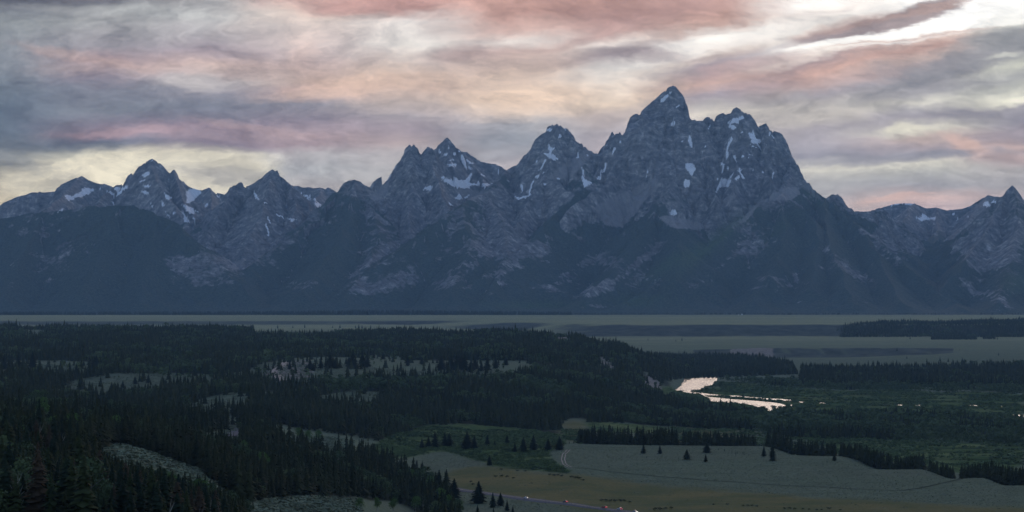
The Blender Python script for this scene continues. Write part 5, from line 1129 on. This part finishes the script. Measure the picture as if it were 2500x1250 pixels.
BUSH = [([(1343,1161,7),(1352,1163,8),(1362,1162,7),(1372,1164,7)], 'dark willow bush in the short row between sage and yellow grass', 'bushes between sage and yellow grass'),
 ([(1396,1167,8),(1406,1169,9),(1415,1170,8),(1423,1174,6)], 'dark willow bush at the right end of the row above yellow grass', 'bushes right end above yellow grass'),
 ([(1470,1224,8),(1480,1225,9),(1491,1225,8),(1502,1226,10),(1514,1225,9),(1524,1225,8),(1537,1228,7)], 'black-green bush in the thick clump beyond the highway cars', 'bush clump beyond the highway'),
 ([(1600,1246,9),(1612,1246,10),(1625,1244,8),(1638,1243,8)], 'dark bush in the clump at the bottom edge right of the cars', 'bush clump right of the cars'),
 ([(1742,1233,5),(1776,1233,6),(1815,1236,5),(1825,1236,6),(1836,1236,6),(1848,1238,6)], 'small dark bush on the yellowish strip at the bottom right', 'small bushes on the yellowish strip'),
 ([(1915,1243,6),(1928,1243,7),(1940,1244,6),(1960,1244,5),(1976,1245,5),(1994,1246,5),(2006,1246,5),(2024,1244,8),(2052,1246,5)], 'small dark bush at the bottom edge right of centre', 'bushes at the bottom edge'),
 ([(1210,1166,8),(1225,1165,8),(1238,1166,7),(1254,1169,6),(1223,1148,6),(1282,1152,6),(1263,1151,6),(1300,1148,6),(1318,1146,6),(1155,1184,6),(1150,1178,6)], 'dark willow bush scattered over the green and yellow meadow', 'scattered meadow bushes')]
for pts, lb, gp in BUSH:
    for a, b_, hp in pts:
        x, y, z = base_at(a, b_, (1350, 2200)); o = add('willow_bush', BM[random.randrange(4)], label=lb, category='bush', group=gp)
        h = hp * y / F; o.location = (x, y, z - .1); o.rotation_euler = (0, 0, random.uniform(0, 6)); o.scale = (h * 1.7, h * 1.4, h)
# ---------------------------------------------------------------- sagebrush
st_ = [leafy(600 + s, 7, .38, .6, 3, .05, True) for s in range(6)]
X_, Y_, z, px, py = cand(1440, 2260, 1030, 2560, 2.5)
k = (py <= crest(px, Y_) + 2) & ~inp(px, py, GRN) & (vnoise(X_ / 9, Y_ / 9, 461) > .12) & ~(inp(px, py, YEL) & (vnoise(X_ / 5, Y_ / 5, 466) < .85))
T1 = np.stack([X_, Y_, z, rng.uniform(.25, .6, len(X_)), px, py], 1)[k]
T3 = []
for d0, d1, p0, p1, sp in ((850, 1250, 230, 1080, 1.9), (1250, 2300, 380, 880, 2.6), (2400, 3700, -60, 1300, 4.2)):
    X_, Y_, z, px, py = cand(d0, d1, p0, p1, sp)
    k = inp(px, py, MEADOW) & (py <= crest(px, Y_) + 2) & (vnoise(X_ / 9, Y_ / 9, 462) > .25)
    T3.append(np.stack([X_, Y_, z, rng.uniform(.5, 1.3, len(X_)), px, py], 1)[k])
stuff('sagebrush', np.vstack([T1] + T3), [(0, 9000, st_)], F_SAGE, 'grey-green sagebrush dotting the open flats and slopes', 'sagebrush', (1.6, 3.0))

# ---------------------------------------------------------------- cars
def plain(name, col, rough=.4, metal=0.0, emit=None, es=0):
    m, t, b = material(name, rough, .5); b.inputs['Base Color'].default_value = (*col, 1); b.inputs['Metallic'].default_value = metal
    if emit: b.inputs['Emission Color'].default_value = (*emit, 1); b.inputs['Emission Strength'].default_value = es
    return m
GLASS = plain('car_glass', (.015, .018, .02), .08); TYRE = plain('tyre_rubber', (.02, .02, .02), .9); RIM = plain('rim_metal', (.4, .4, .42), .3, .8)
TAIL = plain('tail_lamp_lit', (.4, .01, .01), .4, 0, (1, .12, .14), 1.3); TAILO = plain('tail_lamp', (.25, .01, .01), .3); HEAD = plain('head_lamp_lit', (.8, .8, .75), .3, 0, (1, .93, .8), 9); HEADO = plain('head_lamp', (.5, .5, .5), .2)
PAINT = {n: plain('paint_' + n, c, .35, mt) for n, c, mt in (('white', (.55, .56, .58), 0), ('dark', (.03, .035, .045), .2), ('red', (.30, .03, .035), 0), ('silver', (.45, .48, .5), .3), ('grey', (.20, .22, .25), .3))}
def box_loft(secs):
    """secs: list of (x, half width bottom, half width top, z0, z1) cross sections"""
    V = []; Fq = []
    for x, wb, wt, z0, z1 in secs:
        V += [(x, -wb, z0), (x, -wb * 1.0, z0 + (z1 - z0) * .55), (x, -wt, z1), (x, wt, z1), (x, wb, z0 + (z1 - z0) * .55), (x, wb, z0)]
    n = 6
    for i in range(len(secs) - 1):
        for j in range(n):
            k = (j + 1) % n; Fq.append((i * n + j, i * n + k, (i + 1) * n + k, (i + 1) * n + j))
    e = (len(secs) - 1) * n
    Fq += [(0, 1, 4, 5), (1, 2, 3, 4), (e + 5, e + 4, e + 1, e), (e + 4, e + 3, e + 2, e + 1)]
    return np.array(V, float), np.array(Fq)
def cyl(r, w, n=14):
    V = []; Fq = []
    for s in (-w / 2, w / 2):
        for j in range(n): a = 6.283 * j / n; V.append((math.cos(a) * r, s, math.sin(a) * r))
    V += [(0, -w / 2, 0), (0, w / 2, 0)]
    T = []
    for j in range(n):
        k = (j + 1) % n; T += [(j, k, n + k), (j, n + k, n + j), (j, 2 * n, k), (n + j, n + k, 2 * n + 1)]
    return np.array(V), np.array(T)
tv, tf = cyl(.34, .22); TY = mesh_from('tyre', tv, tf, (TYRE,)); tv, tf = cyl(.2, .24); RI = mesh_from('rim', tv, tf, (RIM,))
def make_car(label, paint, suv, headlit, taillit, loc, heading, group=None, boost=1.0):
    e = new_empty('car', loc, label=label, category='car'); e.rotation_euler = (0, 0, heading)
    if group: e['group'] = group
    L_, H_ = (4.7, 1.72) if suv else (4.6, 1.46)
    b0, hood = .28, (.98 if suv else .88)
    v, f = box_loft([(-2.3, .80, .74, .42, hood * .92), (-2.15, .90, .84, .30, hood + .04), (-1.2, .92, .86, b0, hood + .04), (1.0, .92, .86, b0, hood), (1.9, .90, .82, .28, hood - .12), (2.25, .84, .72, .34, hood - .26)])
    add('body', mesh_from('body', v, f, (PAINT[paint],)), e)
    rear = -2.05 if suv else -1.75
    v, f = box_loft([(rear - .12, .80, .78, hood - .02, hood + .08), (rear + .25, .82, .68, hood - .02, H_ - .08), (-.6, .83, .66, hood - .02, H_ - .04), (.3, .83, .66, hood - .02, H_ - .09), (1.15, .80, .74, hood - .04, hood + .05)])
    add('window', mesh_from('window', v, f, (GLASS,)), e)
    v, f = box_loft([(rear + .22, .69, .60, H_ - .09, H_ - .03), (-.6, .69, .60, H_ - .07, H_), (.34, .68, .58, H_ - .11, H_ - .05)])
    add('roof', mesh_from('roof', v, f, (PAINT[paint],)), e)
    for x in (-1.42, 1.42):
        for y in (-.84, .84):
            w_ = bpy.data.objects.new('wheel', None); C.objects.link(w_); w_.parent = e; w_.location = (x, y, .34)
            add('tyre', TY, w_); add('rim', RI, w_)
    def lamp(nm, x, y, z, mt, s=(.08, .2, .09)):
        v = np.array([(a, b2, c) for a in (-1, 1) for b2 in (-1, 1) for c in (-1, 1)], float) * np.array(s) + (x, y, z)
        add(nm, mesh_from(nm, v, np.array([(0,1,3,2),(4,6,7,5),(0,4,5,1),(2,3,7,6),(0,2,6,4),(1,5,7,3)]), (mt,)), e)
    for y in (-.62, .62):
        lamp('headlight', 2.22, y, .66, HEAD if headlit else HEADO)
        lamp('taillight', -2.27, y, .82, TAIL if taillit else TAILO, (.08, .2, .13))
    if taillit: lamp('brake_light', rear - .1, 0, H_ - .2 if suv else hood + .12, TAIL, (.06, .35, .05))
    return e
rx, ry, rz, rN, rT = ROAD
def on_road(pxv, lane):
    q = 1250 + rx * F / ry; i = int(np.argmin(np.abs(q - pxv)))
    x = rx[i] + rN[i, 0] * lane; y = ry[i] + rN[i, 1] * lane
    return (float(x), float(y), float(rz[i]) + .54), math.atan2(rT[i, 1], rT[i, 0])
for pxv, lane, flip, args in [(1292, -2.0, 0, ('white sedan, farthest left of the cars on the highway', 'white', False, False, False)),
    (1376, 2.2, 1, ('dark car with red tail lamps lit, second from the left', 'dark', False, False, True)),
    (1466, 2.2, 1, ('red car with glowing tail lamps in the middle of the highway line', 'red', False, False, True)),
    (1505, 2.2, 1, ('silver sport utility car heading away, just ahead of the red car', 'silver', True, False, True)),
    (1556, -2.0, 0, ('grey sport utility car with bright headlights at the bottom edge', 'grey', True, True, False))]:
    (loc), h = on_road(pxv, lane); make_car(*args, loc, h + (math.pi if flip else 0))
# a far car with its lights on, and two pale cabins beyond the plain
y = 9750.0; x = (565 - 1250) * y / F; z = float(ground_z(x, y))
make_car('distant car with lights on, a white point on the far left terrace', 'white', True, True, False, (x, y, z + .1), -math.pi / 2)
CW = plain('cabin_white', (.8, .8, .78), .7); CR = plain('cabin_roof', (.45, .45, .45), .8)
for pxv, s, lb in ((1803, .8, 'tiny pale cabin at the far edge of the plain, left of two'), (1811, 1.2, 'tiny white cabin at the far edge of the plain, right of two')):
    y = 13000.0; e = new_empty('cabin', ((pxv - 1250) * y / F, y, float(ground_z((pxv - 1250) * y / F, y))), label=lb, category='cabin')
    w_, dpt, hh = 6 * s, 4 * s, 4.5 * s
    v = np.array([(a, b2, c) for a in (-w_ / 2, w_ / 2) for b2 in (-dpt / 2, dpt / 2) for c in (0, hh)], float)
    add('wall', mesh_from('wall', v, np.array([(0,1,3,2),(4,6,7,5),(0,4,5,1),(2,3,7,6),(0,2,6,4)]), (CW,)), e)
    v = np.array([(-w_ * .55, -dpt * .6, hh), (w_ * .55, -dpt * .6, hh), (w_ * .55, dpt * .6, hh), (-w_ * .55, dpt * .6, hh), (-w_ * .55, 0, hh * 1.45), (w_ * .55, 0, hh * 1.45)])
    add('roof', mesh_from('roof', v, np.array([(0,1,5,4),(2,3,4,5),(0,3,2,1)]), (CR,)), e)
    v = np.array([(-.5 * s, -dpt / 2 - .03, .1), (.5 * s, -dpt / 2 - .03, .1), (.5 * s, -dpt / 2 - .03, 2.1 * s), (-.5 * s, -dpt / 2 - .03, 2.1 * s)])
    add('door', mesh_from('door', v, np.array([(0, 1, 2, 3)]), (bark,)), e)
